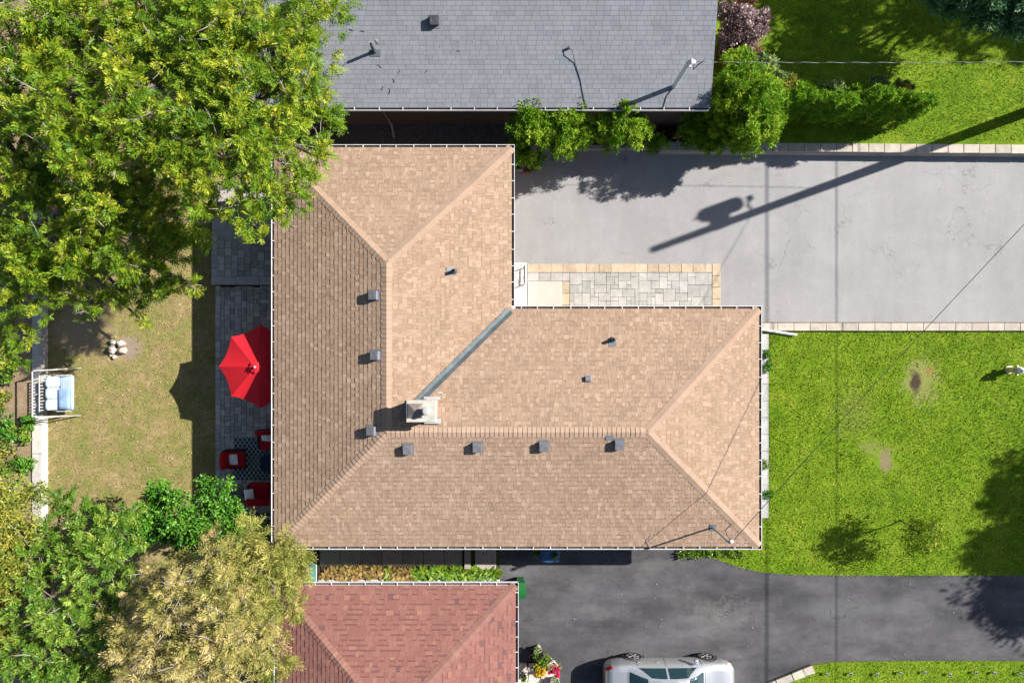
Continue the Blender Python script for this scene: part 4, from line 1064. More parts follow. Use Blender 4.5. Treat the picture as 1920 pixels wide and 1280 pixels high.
# growth on the bank behind the garden wall
for i, (px, py, r_) in enumerate([(15, 800, .35), (45, 815, .25), (20, 850, .4), (50, 870, .25), (30, 905, .4), (8, 750, .25), (55, 790, .18), (12, 700, .3), (40, 930, .3)]):
    small_plant(px, py, .26, r_, M[['privet', 'ash', 'yellowgreen'][i % 3]], 520 + i, ['glossy green', 'fine leaved', 'yellowish'][i % 3] + ' ground plant on the bank, ' + ['at the picture edge below the swing seat', 'just below the swing seat against the garden wall', 'midway down the bank at the picture edge', 'midway down the bank against the wall', 'lower on the bank in a wide clump', 'beside the swing seat at the picture edge', 'small and tight against the wall', 'topmost on the bank under the feathery tree', 'lowest on the bank against the wall'][i], .12, .055, 'ground_plant', 80, 7, 'plants on the bank behind the garden wall')
# fallen leaves
rg = np.random.default_rng(77); n = 230
lx = rg.uniform(-17, -11.5, n); ly = rg.uniform(-6, 3, n); a = rg.uniform(0, 6.283, n); s = rg.uniform(.015, .035, n)
q = np.stack([np.stack([lx + np.cos(a + k * 1.571) * s * (1 if k % 2 else .6), ly + np.sin(a + k * 1.571) * s * (1 if k % 2 else .6), np.full(n, .055) + .02 * (k == 1)], 1) for k in range(4)], 1).reshape(-1, 3)
np_mesh('fallen_leaves', q, 4, leafmat('fallen_leaf', (.25, .2, .06), (.4, .33, .12), (.55, .5, .3), .2), rg.uniform(0, 1, n), kind='stuff')
# twigs fallen on the grey roof
m = MB()
for px, py in ((668, 30), (650, 32), (684, 60), (655, 55), (648, 118), (715, 128), (747, 138), (798, 136), (719, 162), (730, 177), (740, 155), (862, 96), (634, 140), (705, 80)):
    q = GS.at(px, py) + GS.N * .02; a = rnd.uniform(0, 6.28)
    d = (GS.U * math.cos(a) + GS.S * math.sin(a)) * rnd.uniform(.05, .16); k = (GS.U * math.cos(a + 1) + GS.S * math.sin(a + 1)) * .05
    m.tube([q, q + d, q + d + k], [.009, .007, .004], 4)
o = m.build('twig_litter', simple('dark_twig', (.04, .03, .025), .9), kind='stuff')
# ================================================================ THINGS IN THE GARDEN AND ON THE DRIVES
RED = simple('red_canvas', (.62, .018, .03), .75, .06, 4, .2, bump=.1, grain=120)
RED2 = simple('red_cushion', (.40, .012, .022), .85, .1, 5, .1, bump=.15, grain=90)
# ---- parasol
ux, uy = tuple(P(478, 688, 2.45))[:2]
par = empty('parasol', (ux, uy, .06), 'open red garden parasol half under the brown eave', 'parasol')
TR = leafmat('red_canvas_cloth', (.62, .016, .028), (.62, .016, .028), (.62, .016, .028), .22, .75, .2)
R8 = 1.42
def rim(k, f=1.0, zz=0): 
    a = math.radians(180 + 45 * k); return Vector((ux + R8 * f * math.cos(a), uy + R8 * f * math.sin(a), 2.42 - .50 * f + zz))
for k in range(8):
    m = MB(); A, B = rim(k), rim(k + 1); top = Vector((ux, uy, 2.42)); n = 6; vv = []; 
    for i in range(n + 1):
        f = .08 + .92 * i / n; a, b = rim(k, f), rim(k + 1, f)
        for j in range(n + 1):
            t = j / n; q = a.lerp(b, t); sag = 4 * t * (1 - t)
            q.z -= .03 * sag * f * (1 - .4 * f); c = Vector((ux, uy, q.z)); q = q.lerp(c, .055 * sag * f * f)
            vv.append(q)
    m.add(vv, [(i * (n + 1) + j, (i + 1) * (n + 1) + j, (i + 1) * (n + 1) + j + 1, i * (n + 1) + j + 1) for i in range(n) for j in range(n)])
    m.build('canopy_panel', TR, par, smooth=True)
m = MB()
for k in range(8): m.tube([rim(k, .05, -.015), rim(k, 1.0, -.012)], .009, 5)
m.build('ribs', M['black_iron'], par)
m = MB(); vv = [(ux, uy, 2.475)]
for k in range(16):
    a = math.radians(22.5 * k); r_ = .21 if k % 2 == 0 else .175; vv.append((ux + r_ * math.cos(a), uy + r_ * math.sin(a), 2.40))
m.add(vv, [(0, k + 1, (k + 1) % 16 + 1) for k in range(16)]); m.build('vent_flap', TR, par)
m = MB(); m.lathe((ux, uy, 2.46), [(.045, 0), (.05, .03), (.03, .07), (.012, .085)], 12); m.build('finial', simple('finial_metal', (.4, .42, .45), .35, .05, 5, .5, .6), par)
m = MB(); m.tube([(ux, uy, .06), (ux, uy, 2.44)], .02, 10); m.lathe((ux, uy, .06), [(.25, 0), (.25, .05), (.05, .09), (.03, .3)], 16); m.build('pole', M['black_iron'], par)
# ---- rug
m = MB(); RGX0, RGX1, RGY0, RGY1 = -10.16, -7.6, -5.06, -3.5
t = NT('diamond_rug'); sep = t.n('ShaderNodeSeparateXYZ'); t.l(t.pos, sep.inputs[0])
def dia(op):
    v = t.math(op, t.math('MULTIPLY', sep.outputs[0], 6.2), t.math('MULTIPLY', sep.outputs[1], 4.6)); f = t.math('ABSOLUTE', t.math('SUBTRACT', t.math('FRACT', v), .5)); return t.ramp(f, [(.06, 1.0), (.09, 0.0)])
ln = t.math('MAXIMUM', dia('ADD'), dia('SUBTRACT')); t.col(t.mix(ln, (.02, .045, .055), (.36, .36, .33))).bump(t.noise(150, 2), .4, .005); rugm = t.set(.95, .1)
m.slab(RGX0, RGX1, RGY0, RGY1, .06, .078, .004); o = m.build('rug', rugm); tag(o, 'dark patio rug with a pale diamond lattice between the red chairs', 'rug')
# ---- patio seating
pat = NT('patterned_cloth'); pn = pat.noise(9, 5, .8); pat.col(pat.ramp(pn, [(.4, (.62, .6, .6)), (.5, (.75, .74, .73)), (.56, (.25, .26, .32)), (.62, (.7, .69, .68))])); PATM = pat.set(.85, .1)
WICK = simple('dark_wicker', (.03, .02, .022), .8, .3, 30, .2, bump=.6, grain=60)
def cushion(mb, c, size, rz=0, puff=.25, tilt=None, m=0, n=6):
    """pillow shape: rounded in plan and in section"""
    vv = []; sx, sy, sz = size
    for s in (1, -1):
        for i in range(n + 1):
            for j in range(n + 1):
                u, v = i / n * 2 - 1, j / n * 2 - 1
                h = ((1 - abs(u) ** 4) * (1 - abs(v) ** 4)) ** .5
                p = Vector((u * sx / 2 * (1 - .06 * v * v * 0), v * sy / 2, s * sz / 2 * (puff + (1 - puff) * h)))
                if tilt: p.rotate(tilt)
                p.rotate(Matrix.Rotation(rz, 3, 'Z')); vv.append(p + Vector(c))
    N = (n + 1) ** 2; f = []
    for i in range(n):
        for j in range(n):
            a = i * (n + 1) + j; f += [(a, a + n + 1, a + n + 2, a + 1), (N + a, N + a + 1, N + a + n + 2, N + a + n + 1)]
    ring = [i * (n + 1) for i in range(n + 1)] + [n * (n + 1) + j for j in range(1, n + 1)] + [i * (n + 1) + n for i in range(n - 1, -1, -1)] + [j for j in range(n - 1, 0, -1)]
    f += [(ring[k], N + ring[k], N + ring[(k + 1) % len(ring)], ring[(k + 1) % len(ring)]) for k in range(len(ring))]
    f = [tuple(reversed(x)) for x in f]
    return mb.add(vv, f, m)
def armchair(cx, cy, rz, label, wide=.72, seats=1, name='armchair', cat='chair'):
    t = empty(name, (cx, cy, .078), label, cat)
    ca, sa = math.cos(rz), math.sin(rz)
    def w(x, y, z): return (cx + x * ca - y * sa, cy + x * sa + y * ca, z)
    D = .74; m = MB()                            # faces local +x
    m.box(w(-.02, 0, .25), (D * .85, wide, .16), rz); 
    m.box(w(-.31, 0, .45), (.08, wide, .5), rz)
    for s in (-1, 1): m.box(w(0, s * (wide / 2 - .03), .46), (D * .85, .06, .05), rz)
    m.build('frame', WICK, t)
    for sx in (-.3, .28):
        for s in (-1, 1): m = MB(); m.box(w(sx, s * (wide / 2 - .04), .26), (.05, .05, .36), rz); m.build('leg', WICK, t)
    n = seats; sw = (wide - .06) / n
    for k in range(n):
        yy = -wide / 2 + .03 + sw * (k + .5)
        m = MB(); cushion(m, w(.06, yy, .42), (.66, sw - .015, .15), rz, .55); m.build('seat_cushion', RED2, t, smooth=True)
        m = MB(); cushion(m, w(-.25, yy, .66), (.16, sw - .02, .5), rz, .5, Matrix.Rotation(-.22, 3, 'Y')); m.build('back_cushion', RED2, t, smooth=True)
    return t
def pillow(px, py, z, rz, label, s=.4, tilt=None):
    m = MB(); cushion(m, P(px, py, z), (s, s * .95, .13), rz, .12, tilt); o = m.build('throw_pillow', PATM, smooth=True); tag(o, label, 'pillow', 'patterned pillows on the red patio seats')
c = P(439, 861, .45); armchair(c.x, c.y, 0, 'red cushioned armchair at the left edge of the patio rug', .68)
pillow(437, 861, .56, .08, 'white patterned pillow on the chair at the left edge of the rug', .38, Matrix.Rotation(-.35, 3, 'Y'))
c = P(502, 823, .45); armchair(c.x, c.y, -1.5708 + .06, 'red armchair at the top of the patio rug, partly under the eave', .72)
pillow(500, 819, .58, -.1, 'white patterned pillow on the red chair above the rug', .38, Matrix.Rotation(.5, 3, 'X'))
c = P(507, 925, .45); armchair(c.x, c.y, 1.5708, 'long red cushioned sofa below the patio rug', 1.65, 2, 'sofa', 'sofa')
pillow(467, 927, .56, .15, 'white patterned pillow at the left end of the red sofa', .4, Matrix.Rotation(-.3, 3, 'Y'))
m = MB(); c = P(505, 869, .4); NAVY = simple('navy_cloth', (.012, .022, .05), .85, .1)
tb = empty('ottoman', (c.x, c.y, .078), 'navy blue low table in the middle of the rug by the eave', 'low table')
m.slab(c.x - .33, c.x + .36, c.y - .27, c.y + .27, .34, .42, .03); m.build('top', NAVY, tb)
for a in (-1, 1):
    for b in (-1, 1): m = MB(); m.box((c.x + a * .27, c.y + b * .22, .21), (.05, .05, .27)); m.build('leg', WICK, tb)
# ---- hose
m = MB(); pts = []
c = P(437, 930, .1)
for i in range(260):
    a = i * .14; r_ = .34 + .13 * math.sin(i * .071) + .04 * math.sin(i * .33); pts.append((c.x + .1 * math.sin(i * .05) + r_ * math.cos(a), c.y + .1 * math.cos(i * .043) + r_ * .85 * math.sin(a), .075 + .045 * (i / 260) + .02 * abs(math.sin(i * .21))))
m.tube(pts, .013, 5); o = m.build('garden_hose', simple('dark_hose', (.03, .045, .035), .5, .1), smooth=True); tag(o, 'loosely coiled dark garden hose at the foot of the patio', 'hose')
# ---- swing seat
sw = empty('swing_seat', (*gp(112, 735), 0), 'garden swing seat with grey tube frame and slatted back by the garden wall', 'swing seat')
TUBE = simple('pale_tube', (.55, .53, .52), .4, .06, 6, .5, .3)
X0_, X1_, Y0_, Y1_ = -16.85, -15.75, 1.05 - .12, -2.78 + .05
yt, yb = gp(0, 690)[1] - .02, gp(0, 780)[1] + .05
xr = gp(153, 0)[0]
for y in (yt, yb):
    s = 1 if y == yt else -1
    m = MB(); m.tube([(-16.1 - .15, y + .02 * s, .02), (-16.72, y - .03 * s, 1.0), (-16.8, y - .05 * s, 1.12), (-16.6, y - .03 * s, 1.08), (xr, y + .02 * s, .03)], .022, 8); m.tube([(-16.9, y, .33), (-16.74, y - .04 * s, 1.05)], .02, 8)
    m.build('end_frame', TUBE, sw, smooth=True)
m = MB(); m.tube([(-16.78, yt - .05, 1.12), (-16.78, yb + .05, 1.12)], .024, 8); m.build('top_bar', TUBE, sw)
m = MB(); m.tube([(-16.73, yt - .2, .84), (-16.73, yb + .2, .84)], .02, 6); m.tube([(-16.5, yt - .2, .45), (-16.5, yb + .2, .45)], .016, 6); m.tube([(-15.85, yt - .2, .42), (-15.85, yb + .2, .42)], .016, 6); m.build('seat_frame', TUBE, sw)
n = 12
for i in range(n):
    y = yt - .24 + (yb - yt + .48) * i / (n - 1); m = MB(); m.tube([(-16.60, y, .44), (-16.72, y, .82)], .022, 4); m.build('slat', TUBE, sw)
for y in (yt - .2, yb + .2):
    m = MB(); m.tube([(-16.5, y, .45), (-16.2, y, .72), (-15.9, y, .70), (-15.83, y, .43)], .016, 6); m.build('armrest', TUBE, sw)
m = MB(); m.box((-16.15, (yt + yb) / 2, .43), (.6, abs(yt - yb) - .45, .02)); m.build('seat', TUBE, sw)
st = NT('striped_cloth'); sp_ = st.n('ShaderNodeSeparateXYZ'); st.l(st.pos, sp_.inputs[0])
fr = st.math('ABSOLUTE', st.math('SUBTRACT', st.math('FRACT', st.math('MULTIPLY', sp_.outputs[0], 11)), .5)); st.col(st.ramp(fr, [(.3, (.27, .33, .42)), (.38, (.12, .19, .36)), (.44, (.25, .31, .41))])); STR = st.set(.85, .15)
labs = ['back', 'back', 'back']
sp = (yt - .24 - (yb + .24)) / 3
for i in range(3):
    y = yt - .24 - sp * (i + .5); m = MB(); cushion(m, (-16.37, y, .66), (.15, sp - .015, .46), 0, .75, Matrix.Rotation(-.75, 3, 'Y')); o = m.build('cushion', STR, smooth=True)
    tag(o, ['upper', 'middle', 'lower'][i] + ' pale blue back cushion of the three along the swing seat slats', 'cushion', 'cushions on the swing seat')
m = MB(); cushion(m, (-15.98, (yt + yb) / 2, .50), (.5, abs(yt - yb) - .47, .12), 0, .6); o = m.build('cushion', STR, smooth=True); tag(o, 'long pale blue seat cushion on the swing seat', 'cushion', 'cushions on the swing seat')
m = MB(); y = yt - .24 - sp * 2.05; cushion(m, (-15.98, y, .62), (.40, sp * 1.75, .16), 0, .6); o = m.build('cushion', simple('blue_cloth', (.22, .33, .52), .85, .3, 5), smooth=True); tag(o, 'large loose blue cushion lying on the swing seat cushion', 'cushion', 'cushions on the swing seat')
# ---- ring of stones
ROCK = [simple('pinkish_rock', (.50, .42, .35), .9, .2, 7, .2, bump=.5, grain=30), simple('grey_rock', (.44, .41, .37), .9, .22, 7, .2, bump=.5, grain=30)]
def rock(px, py, sx, sy, sz, seed, label, z=0.0):
    r = random.Random(seed); b = P(px, py, z); m = MB(); n = 7; vv = []; k = [r.uniform(.72, 1.2) for _ in range(n)]; rz = r.uniform(0, 3)
    prof = [(.85, -.05), (1.0, .3), (.9, .65), (.6, .92), (.15, 1.0)]
    for f, h in prof:
        for i in range(n):
            a = 2 * math.pi * i / n; q = f * k[i] * (1 + r.uniform(-.13, .13)); x, y = q * sx * math.cos(a), q * sy * math.sin(a)
            vv.append((b.x + x * math.cos(rz) - y * math.sin(rz), b.y + x * math.sin(rz) + y * math.cos(rz), z + h * sz * (1 + r.uniform(-.08, .08))))
    ff = [(i * n + j, i * n + (j + 1) % n, (i + 1) * n + (j + 1) % n, (i + 1) * n + j) for i in range(4) for j in range(n)] + [tuple(range(28, 35))]
    m.add(vv, ff); o = m.build('rock', r.choice(ROCK), smooth=False, bevel=.012); return tag(o, label, 'rock', 'stones of the small fire ring on the dry lawn')
for i, a in enumerate([(215, 641, .13, .11, .2, 'upper left rock of the pile on the dry lawn'), (230, 644, .15, .13, .25, 'upper right rock of the pile on the dry lawn'), (213, 655, .2, .14, .22, 'long low rock in the middle of the pile on the dry lawn'), (234, 658, .15, .15, .25, 'lower right rock of the pile on the dry lawn'), (216, 669, .09, .09, .12, 'smallest pale rock at the foot of the pile'), (209, 665, .08, .07, .08, 'little flat stone at the lower left of the pile'), (224, 660, .08, .07, .14, 'small stone wedged between the larger rocks')]):
    rock(*a[:5], 600 + i, a[5])
for i, (px, py, s, lab) in enumerate([(62, 985, .2, 'pale rock at the lower end of the garden wall'), (80, 1000, .14, 'smaller pale rock at the lower end of the garden wall'), (428, 917, .1, 'squarish stone at the corner of the patio')]):
    tag(rock(px, py, s, s, s, 640 + i, lab), group=None); 
# ---- hydrant
hx, hy = gp(1891, 693); hy += 0
HYM = simple('cream_enamel', (.60, .53, .27), .45, .08, 6, .5)
hyd = empty('fire_hydrant', (hx, hy, 0), 'cream coloured fire hydrant with white cap on the front lawn', 'hydrant')
m = MB(); m.lathe((hx, hy, 0), [(.15, 0), (.15, .05), (.105, .06), (.10, .5), (.14, .52), (.14, .56), (.11, .57)], 16); m.build('barrel', HYM, hyd, smooth=False)
m = MB(); m.lathe((hx, hy, .57), [(.12, 0), (.11, .07), (.07, .13), (.03, .15), (.03, .19)], 16); m.build('bonnet', simple('white_enamel', (.75, .73, .66), .4, .05), hyd, smooth=True)
for k, (dx, dy, r_) in enumerate(((0, 1, .05), (0, -1, .05), (-1, 0, .065))):
    m = MB(); a = Vector((hx, hy, .40)); d = Vector((dx, dy, 0)); m.tube([a + d * .08, a + d * .15, a + d * .155, a + d * .19], [r_, r_, r_ * 1.25, r_ * 1.2], 12); m.build('nozzle', HYM, hyd)
# ---- solar lights in the grass
for i, px in enumerate((1550, 1594, 1643, 1687, 1733, 1781, 1828, 1864, 1912)):
    b = P(px + rnd.uniform(-1, 1), 1261 + rnd.uniform(-2, 3), .1)
    if i == 0: 
        proto = empty('garden_light', (b.x, b.y, .007)); m = MB(); m.box((b.x, b.y, .06), (.02, .02, .12)); m.build('stake', M['grey_plastic2'], proto); m = MB(); m.slab(b.x - .05, b.x + .05, b.y - .05, b.y + .05, .12, .15, .008); hd = m.build('lamp_head', simple('solar_steel', (.45, .46, .46), .3, .1, 9, .5, .5), proto); m = MB(); m.box((b.x, b.y, .1515), (.06, .06, .003)); m.build('solar_panel', simple('solar_cell', (.02, .025, .04), .2, .1), hd); t = proto
    else:
        t = proto.copy(); COL.objects.link(t); t.location = (b.x, b.y, .007)
        for chh in list(proto.children):
            cc = chh.copy(); COL.objects.link(cc); cc.parent = t
            for g2 in chh.children: dd = g2.copy(); COL.objects.link(dd); dd.parent = cc
    tag(t, f'{names[i] if i < 8 else "last"} square garden light from the left in the row along the bottom grass', 'garden light', 'solar lights in the bottom lawn')
# ---- bins
def wheelie(px, py, z, rz, mat, label, w=.5, d=.58, h=1.0):
    b = P(px, py, z); x, y = b.x, b.y; ca, sa = math.cos(rz), math.sin(rz)
    t = empty('wheeled_bin', (x, y, 0.004), label, 'bin')
    def W(a, c, q): return (x + a * ca - c * sa, y + a * sa + c * ca, q)
    m = MB(); v = []
    for zz, f in ((.05, .78), (h * .93, 1.0)):
        for sx, sy in ((-1, -1), (1, -1), (1, 1), (-1, 1)): v.append(W(sx * w / 2 * f, sy * d / 2 * f, zz))
    m.add(v, [(3, 2, 1, 0), (4, 5, 6, 7), (0, 1, 5, 4), (1, 2, 6, 5), (2, 3, 7, 6), (3, 0, 4, 7)]); m.build('body', mat, t, bevel=.03)
    m = MB(); n = 6; v = []
    for i in range(n + 1):
        f = i / n * 2 - 1
        for s in (-1, 1): v.append(W(s * (w / 2 + .03) * (1 - .1 * abs(f) ** 3), f * (d / 2 + .03), h * .95 + .07 * (1 - f * f)))
        for s in (-1, 1): v.append(W(s * (w / 2 + .03) * (1 - .1 * abs(f) ** 3), f * (d / 2 + .03), h * .93))
    ff = []
    for i in range(n):
        a = 4 * i; ff += [(a, a + 1, a + 5, a + 4), (a + 2, a, a + 4, a + 6), (a + 1, a + 3, a + 7, a + 5)]
    ff += [(0, 2, 3, 1), (4 * n + 1, 4 * n + 3, 4 * n + 2, 4 * n)]
    m.add(v, ff); lid = m.build('lid', mat, t, smooth=False)
    m = MB(); m.tube([W(-w / 2 + .05, d / 2 + .06, h * .9), W(w / 2 - .05, d / 2 + .06, h * .9)], .018, 8); m.build('handle', mat, t)
    for s in (-1, 1): m = MB(); c = W(s * w / 2 * .8, d / 2 * .8, .1); m.lathe(c, [(.09, -.02), (.1, 0), (.09, .02)], 14, axis='y'); m.build('wheel', M['black_iron'], t)
wheelie(976, 1106, .9, 1.5708 * 2, simple('green_plastic', (.012, .12, .03), .45, .08), 'green wheeled bin beside the red house gutter', .34, .5, .98)
wheelie(1032, 1037, .7, 1.5708, simple('blue_plastic', (.03, .10, .24), .5, .08), 'blue recycling bin half hidden by the lower brown eave', .5, .6, .8)
small_plant(1008, 1036, .5, .12, M['hosta'], 701, 'small leafy plant left of the blue bin', per=40, name='leafy_plant'); small_plant(1027, 1046, .62, .12, M['hosta'], 702, 'leafy shoots hanging over the blue bin', per=40, name='leafy_plant'); small_plant(1042, 1037, .8, .1, M['ash'], 703, 'leafy shoots at the right edge of the blue bin', per=40, name='leafy_plant')
# ---- flower pots
def pot(px, py, r_, h, mat, label, name='flower_pot'):
    b = P(px, py, h); t = empty(name, (b.x, b.y, .012), label, 'flower pot', 'pots by the red house wall')
    m = MB(); m.lathe((b.x, b.y, .012), [(r_ * .72, 0), (r_ * .98, h), (r_ * 1.08, h), (r_ * 1.06, h + .03), (r_ * .94, h + .03), (r_ * .9, h - .05)], 20); m.build('pot', mat, t)
    m = MB(); m.lathe((b.x, b.y, h - .06), [(r_ * .9, 0), (r_ * .5, .02)], 16); m.build('potting_soil', M['soil'], t)
    return t, b
PB = simple('black_pot', (.03, .03, .035), .5, .2); PW = simple('stone_pot', (.5, .47, .44), .8, .12)
YEL = leafmat('yellow_flower', (.5, .28, .01), (.62, .42, .015), (.65, .5, .06), .3); PNK = leafmat('pink_flower', (.5, .02, .09), (.62, .04, .13), (.66, .12, .2), .3)
def potplant(t, b, h, parts, seed):
    for i, (dx, dy, r_, mat, n, ln, wd, nm) in enumerate(parts):
        rg = random.Random(seed + i); cl = [(b.x + dx + rg.uniform(-r_, r_), b.y + dy + rg.uniform(-r_, r_), h + .08 + rg.uniform(0, r_), r_ * .55) for _ in range(n)]
        foliage(nm, mat, [(q[0], q[1], q[2] + (.14 if nm == 'blossom' else 0), q[3]) for q in cl], 46, ln, wd, seed * 3 + i, t, up=.7)
t, b = pot(1000, 1231, .14, .3, PB, 'small black pot left behind the yellow flowers'); 
t, b = pot(1017, 1237, .22, .34, PB, 'black pot with green leaves and yellow flowers'); potplant(t, b, .34, [(0, .05, .22, M['ash'], 12, .1, .04, 'foliage'), (-.10, -.22, .15, YEL, 14, .07, .055, 'blossom'), (-.27, -.12, .07, YEL, 4, .07, .055, 'blossom')], 710)
t, b = pot(1036, 1250, .2, .3, PW, 'pale pot with pink flowers at the drive edge'); potplant(t, b, .3, [(0, 0, .18, M['brownfoliage'], 6, .09, .03, 'foliage'), (.14, .02, .07, PNK, 7, .065, .055, 'blossom'), (.15, -.16, .06, PNK, 6, .065, .055, 'blossom'), (-.03, .14, .05, PNK, 3, .065, .055, 'blossom'), (-.1, -.06, .05, PNK, 2, .065, .055, 'blossom')], 720)
t, b = pot(1009, 1217, .12, .25, PW, 'pot with yellowish sprigs above the other pots'); potplant(t, b, .25, [(0, 0, .14, M['pale_leaf'], 5, .08, .035, 'foliage')], 730)
t, b = pot(982, 1267, .09, .16, PW, 'little pot with a lime green plant on the pale stones'); potplant(t, b, .16, [(0, 0, .08, M['hosta'], 5, .07, .05, 'foliage')], 740)
t, b = pot(1040, 1277, .17, .22, PW, 'pale pot of dry grass at the bottom edge'); potplant(t, b, .22, [(0, 0, .16, M['pale_leaf'], 6, .12, .02, 'foliage')], 750)
for i, (px, py, lab) in enumerate([(988, 312, 'dull terracotta pot in shade at the corner of the brown house'), (974, 308, 'grey box pot tucked against the brown house corner'), (1004, 306, 'dark brown pot in shade right of the terracotta one')]):
    b = P(px, py, .3); t = empty('flower_pot', (b.x, b.y, .012), lab, 'flower pot', 'pots in shade beside the brown house'); m = MB(); m.box((b.x, b.y, .16), (.24, .4, .3), 0, 0, 1.1); m.build('pot', [simple('terracotta', (.24, .09, .055), .85), M['concrete'], simple('brown_pot', (.10, .055, .04), .8)][i], t); m = MB(); m.box((b.x, b.y, .315), (.2, .36, .012)); m.build('potting_soil', M['soil'], t)
# ---- mesh gate between the houses
TEAL = simple('teal_paint', (.06, .22, .19), .5, .12)
gt = empty('garden_gate', (*gp(597, 1062), 0), 'teal slatted gate across the walk between brown and red house', 'gate')
xA, ya, yb_ = gp(592, 0)[0] + .05, gp(0, 1041)[1], gp(0, 1090)[1]
for y in (ya, yb_): m = MB(); m.box((xA, y, .68), (.05, .05, 1.36)); m.build('post', M['white'], gt)
m = MB(); m.box((xA, (ya + yb_) / 2, 1.32), (.035, abs(ya - yb_) - .06, .035)); m.box((xA, (ya + yb_) / 2, .12), (.035, abs(ya - yb_) - .06, .035)); m.build('rail', M['white'], gt)
for i in range(13): m = MB(); y = ya - .06 - (ya - yb_ - .12) * i / 12; m.box((xA, y, .72), (.012, .062, 1.14)); m.build('slat', TEAL, gt)
# ---- porch railing
rl = empty('railing', (.43, 2.34, .46), 'dark iron railing casting a ladder shadow on the white porch', 'railing')
for z, w in ((1.30, .04), (.58, .03)): m = MB(); m.box((.43, 2.34, z), (w, .58, .03)); m.build('rail', M['black_iron'], rl)
for y in (2.64, 2.04): m = MB(); m.box((.43, y, .885), (.035, .035, .85)); m.build('post', M['black_iron'], rl)
for i in range(4): m = MB(); m.box((.43, 2.52 - .12 * i, .94), (.014, .014, .70)); m.build('baluster', M['black_iron'], rl)
# ---- utility pole and its gear (mostly beyond the right edge)
ux2, uy2 = 18.66, 8.3
WOOD = simple('pole_wood', (.24, .19, .14), .9, .25, 5, .2, bump=.4, grain=25)
pole = empty('utility_pole', (ux2, uy2, LZ), 'wooden utility pole at the right edge with a transformer', 'utility pole')
m = MB(); m.tube([(ux2, uy2, LZ - .3), (ux2, uy2, LZ + 9.3)], [.19, .12], 16); m.build('post', WOOD, pole, smooth=True)
nx_, ny_ = -math.sin(az), math.cos(az)
tx, ty = ux2 + nx_ * .52, uy2 + ny_ * .52
m = MB(); m.lathe((tx, ty, 7.35), [(.24, 0), (.26, .05), (.26, .85), (.22, .92)], 20); m.lathe((tx, ty, 8.27), [(.05, 0), (.04, .22)], 8); m.build('transformer', simple('transformer_grey', (.32, .34, .35), .5), pole)
m = MB(); m.box(((tx + ux2) / 2, (ty + uy2) / 2, 7.9), (.4, .1, .5), az + 1.5708); m.build('bracket', M['galv'], pole)
m = MB(); pts = [(ux2 + nx_ * .1, uy2 + ny_ * .1, 7.05), (ux2 + nx_ * .3 - .05, uy2 + ny_ * .3, 7.1), (ux2 + nx_ * .5, uy2 + ny_ * .5, 7.05)]; m.tube(pts, .035, 8); m.box((ux2 + nx_ * .55, uy2 + ny_ * .55, 7.02), (.12, .2, .1), az); m.build('lamp_arm', M['galv'], pole)
m = MB(); m.box((ux2 - .2, uy2, 6.75), (.1, .1, .5)); m.box((ux2 - .2, uy2, 6.4), (.14, .1, .1)); m.build('insulator', M['galv'], pole)
def cable(A, B, sag, r_, label, n=28, twist=None, group=None, mat=None):
    A, B = Vector(A), Vector(B); pts = []
    for i in range(n + 1):
        t = i / n; q = A.lerp(B, t); q.z -= sag * 4 * t * (1 - t); pts.append(q)
    m = MB(); m.tube(pts, r_, 6)
    if twist:
        pt = []
        for i in range(n * 6 + 1):
            t = i / (n * 6); q = A.lerp(B, t); q.z -= sag * 4 * t * (1 - t); a = t * twist; pt.append(q + Vector((math.sin(a) * r_ * 1.3, math.sin(a) * r_ * 1.3, math.cos(a) * r_ * 1.3)))
        m.tube(pt, r_ * .75, 5, 1)
    o = m.build('overhead_cable', [mat or M['black_wire'], M['twist']]); return tag(o, label, 'cable', group)
M['twist'] = simple('pale_wire', (.3, .33, .32), .5, .1)
cable((ux2 - .1, uy2, 7.0), mast_top_tan + Vector((.12, .03, .04)), .3, .010, 'thin service cable sloping down across the front lawn to the brown roof mast', twist=None)
cable((ux2 - .1, uy2 - .1, 5.1), top_g + Vector((.16, 0, .08)), .12, .007, 'twisted black and white cable running across to the grey roof mast', twist=110)
cable((ux2 + .0, -40, 6.9), (ux2, 45, 6.9), .2, .022, 'thick overhead line along the street, shadowing both drives', group='street lines past the right edge')
cable((ux2 - .1, -40, 4.9), (ux2 - .1, 45, 4.9), .1, .013, 'lower street cable giving the thinner of two shadow lines', group='street lines past the right edge')
cable((ux2 - .1, uy2 - .2, 8.0), (30, 13, 8.0), .3, .012, 'cable from the utility pole away to the right', group=None)
# ---- dry leaves blown on to the roofs, drives and lawn
def litter(spots, seed, mat):
    rg = np.random.default_rng(seed); q = []; 
    for p, n in spots:
        a = rg.uniform(0, 6.283); s = rg.uniform(.012, .03)
        u = n.orthogonal().normalized(); v = n.cross(u)
        q += [p + n * (.03 + .012 * (k == 1)) + (u * math.cos(a + k * 1.571) + v * math.sin(a + k * 1.571)) * s * (1 if k % 2 else .55) for k in range(4)]
    np_mesh('fallen_leaves', np.array([tuple(x) for x in q]), 4, mat, rg.uniform(0, 1, len(q) // 4), kind='stuff')
up_ = Vector((0, 0, 1)); S_L = []
for _ in range(60): px, py = 585 + abs(rnd.gauss(0, 60)), rnd.uniform(285, 440); s = TN if py < 275 + (px - 515) * .98 and px > 590 else TW; S_L.append((s.at(min(px, 715), py), s.N)) if (s is TN) == (py < 285 + (px - 515) * .93) else None
for _ in range(40): S_L.append((GS.at(rnd.uniform(610, 900), rnd.uniform(20, 200)), GS.N))
for _ in range(70): S_L.append((P(rnd.uniform(985, 1900), 298 + abs(rnd.gauss(0, 22)), .0), up_))
for _ in range(60): S_L.append((P(rnd.uniform(985, 1900), rnd.uniform(300, 600), .0), up_))
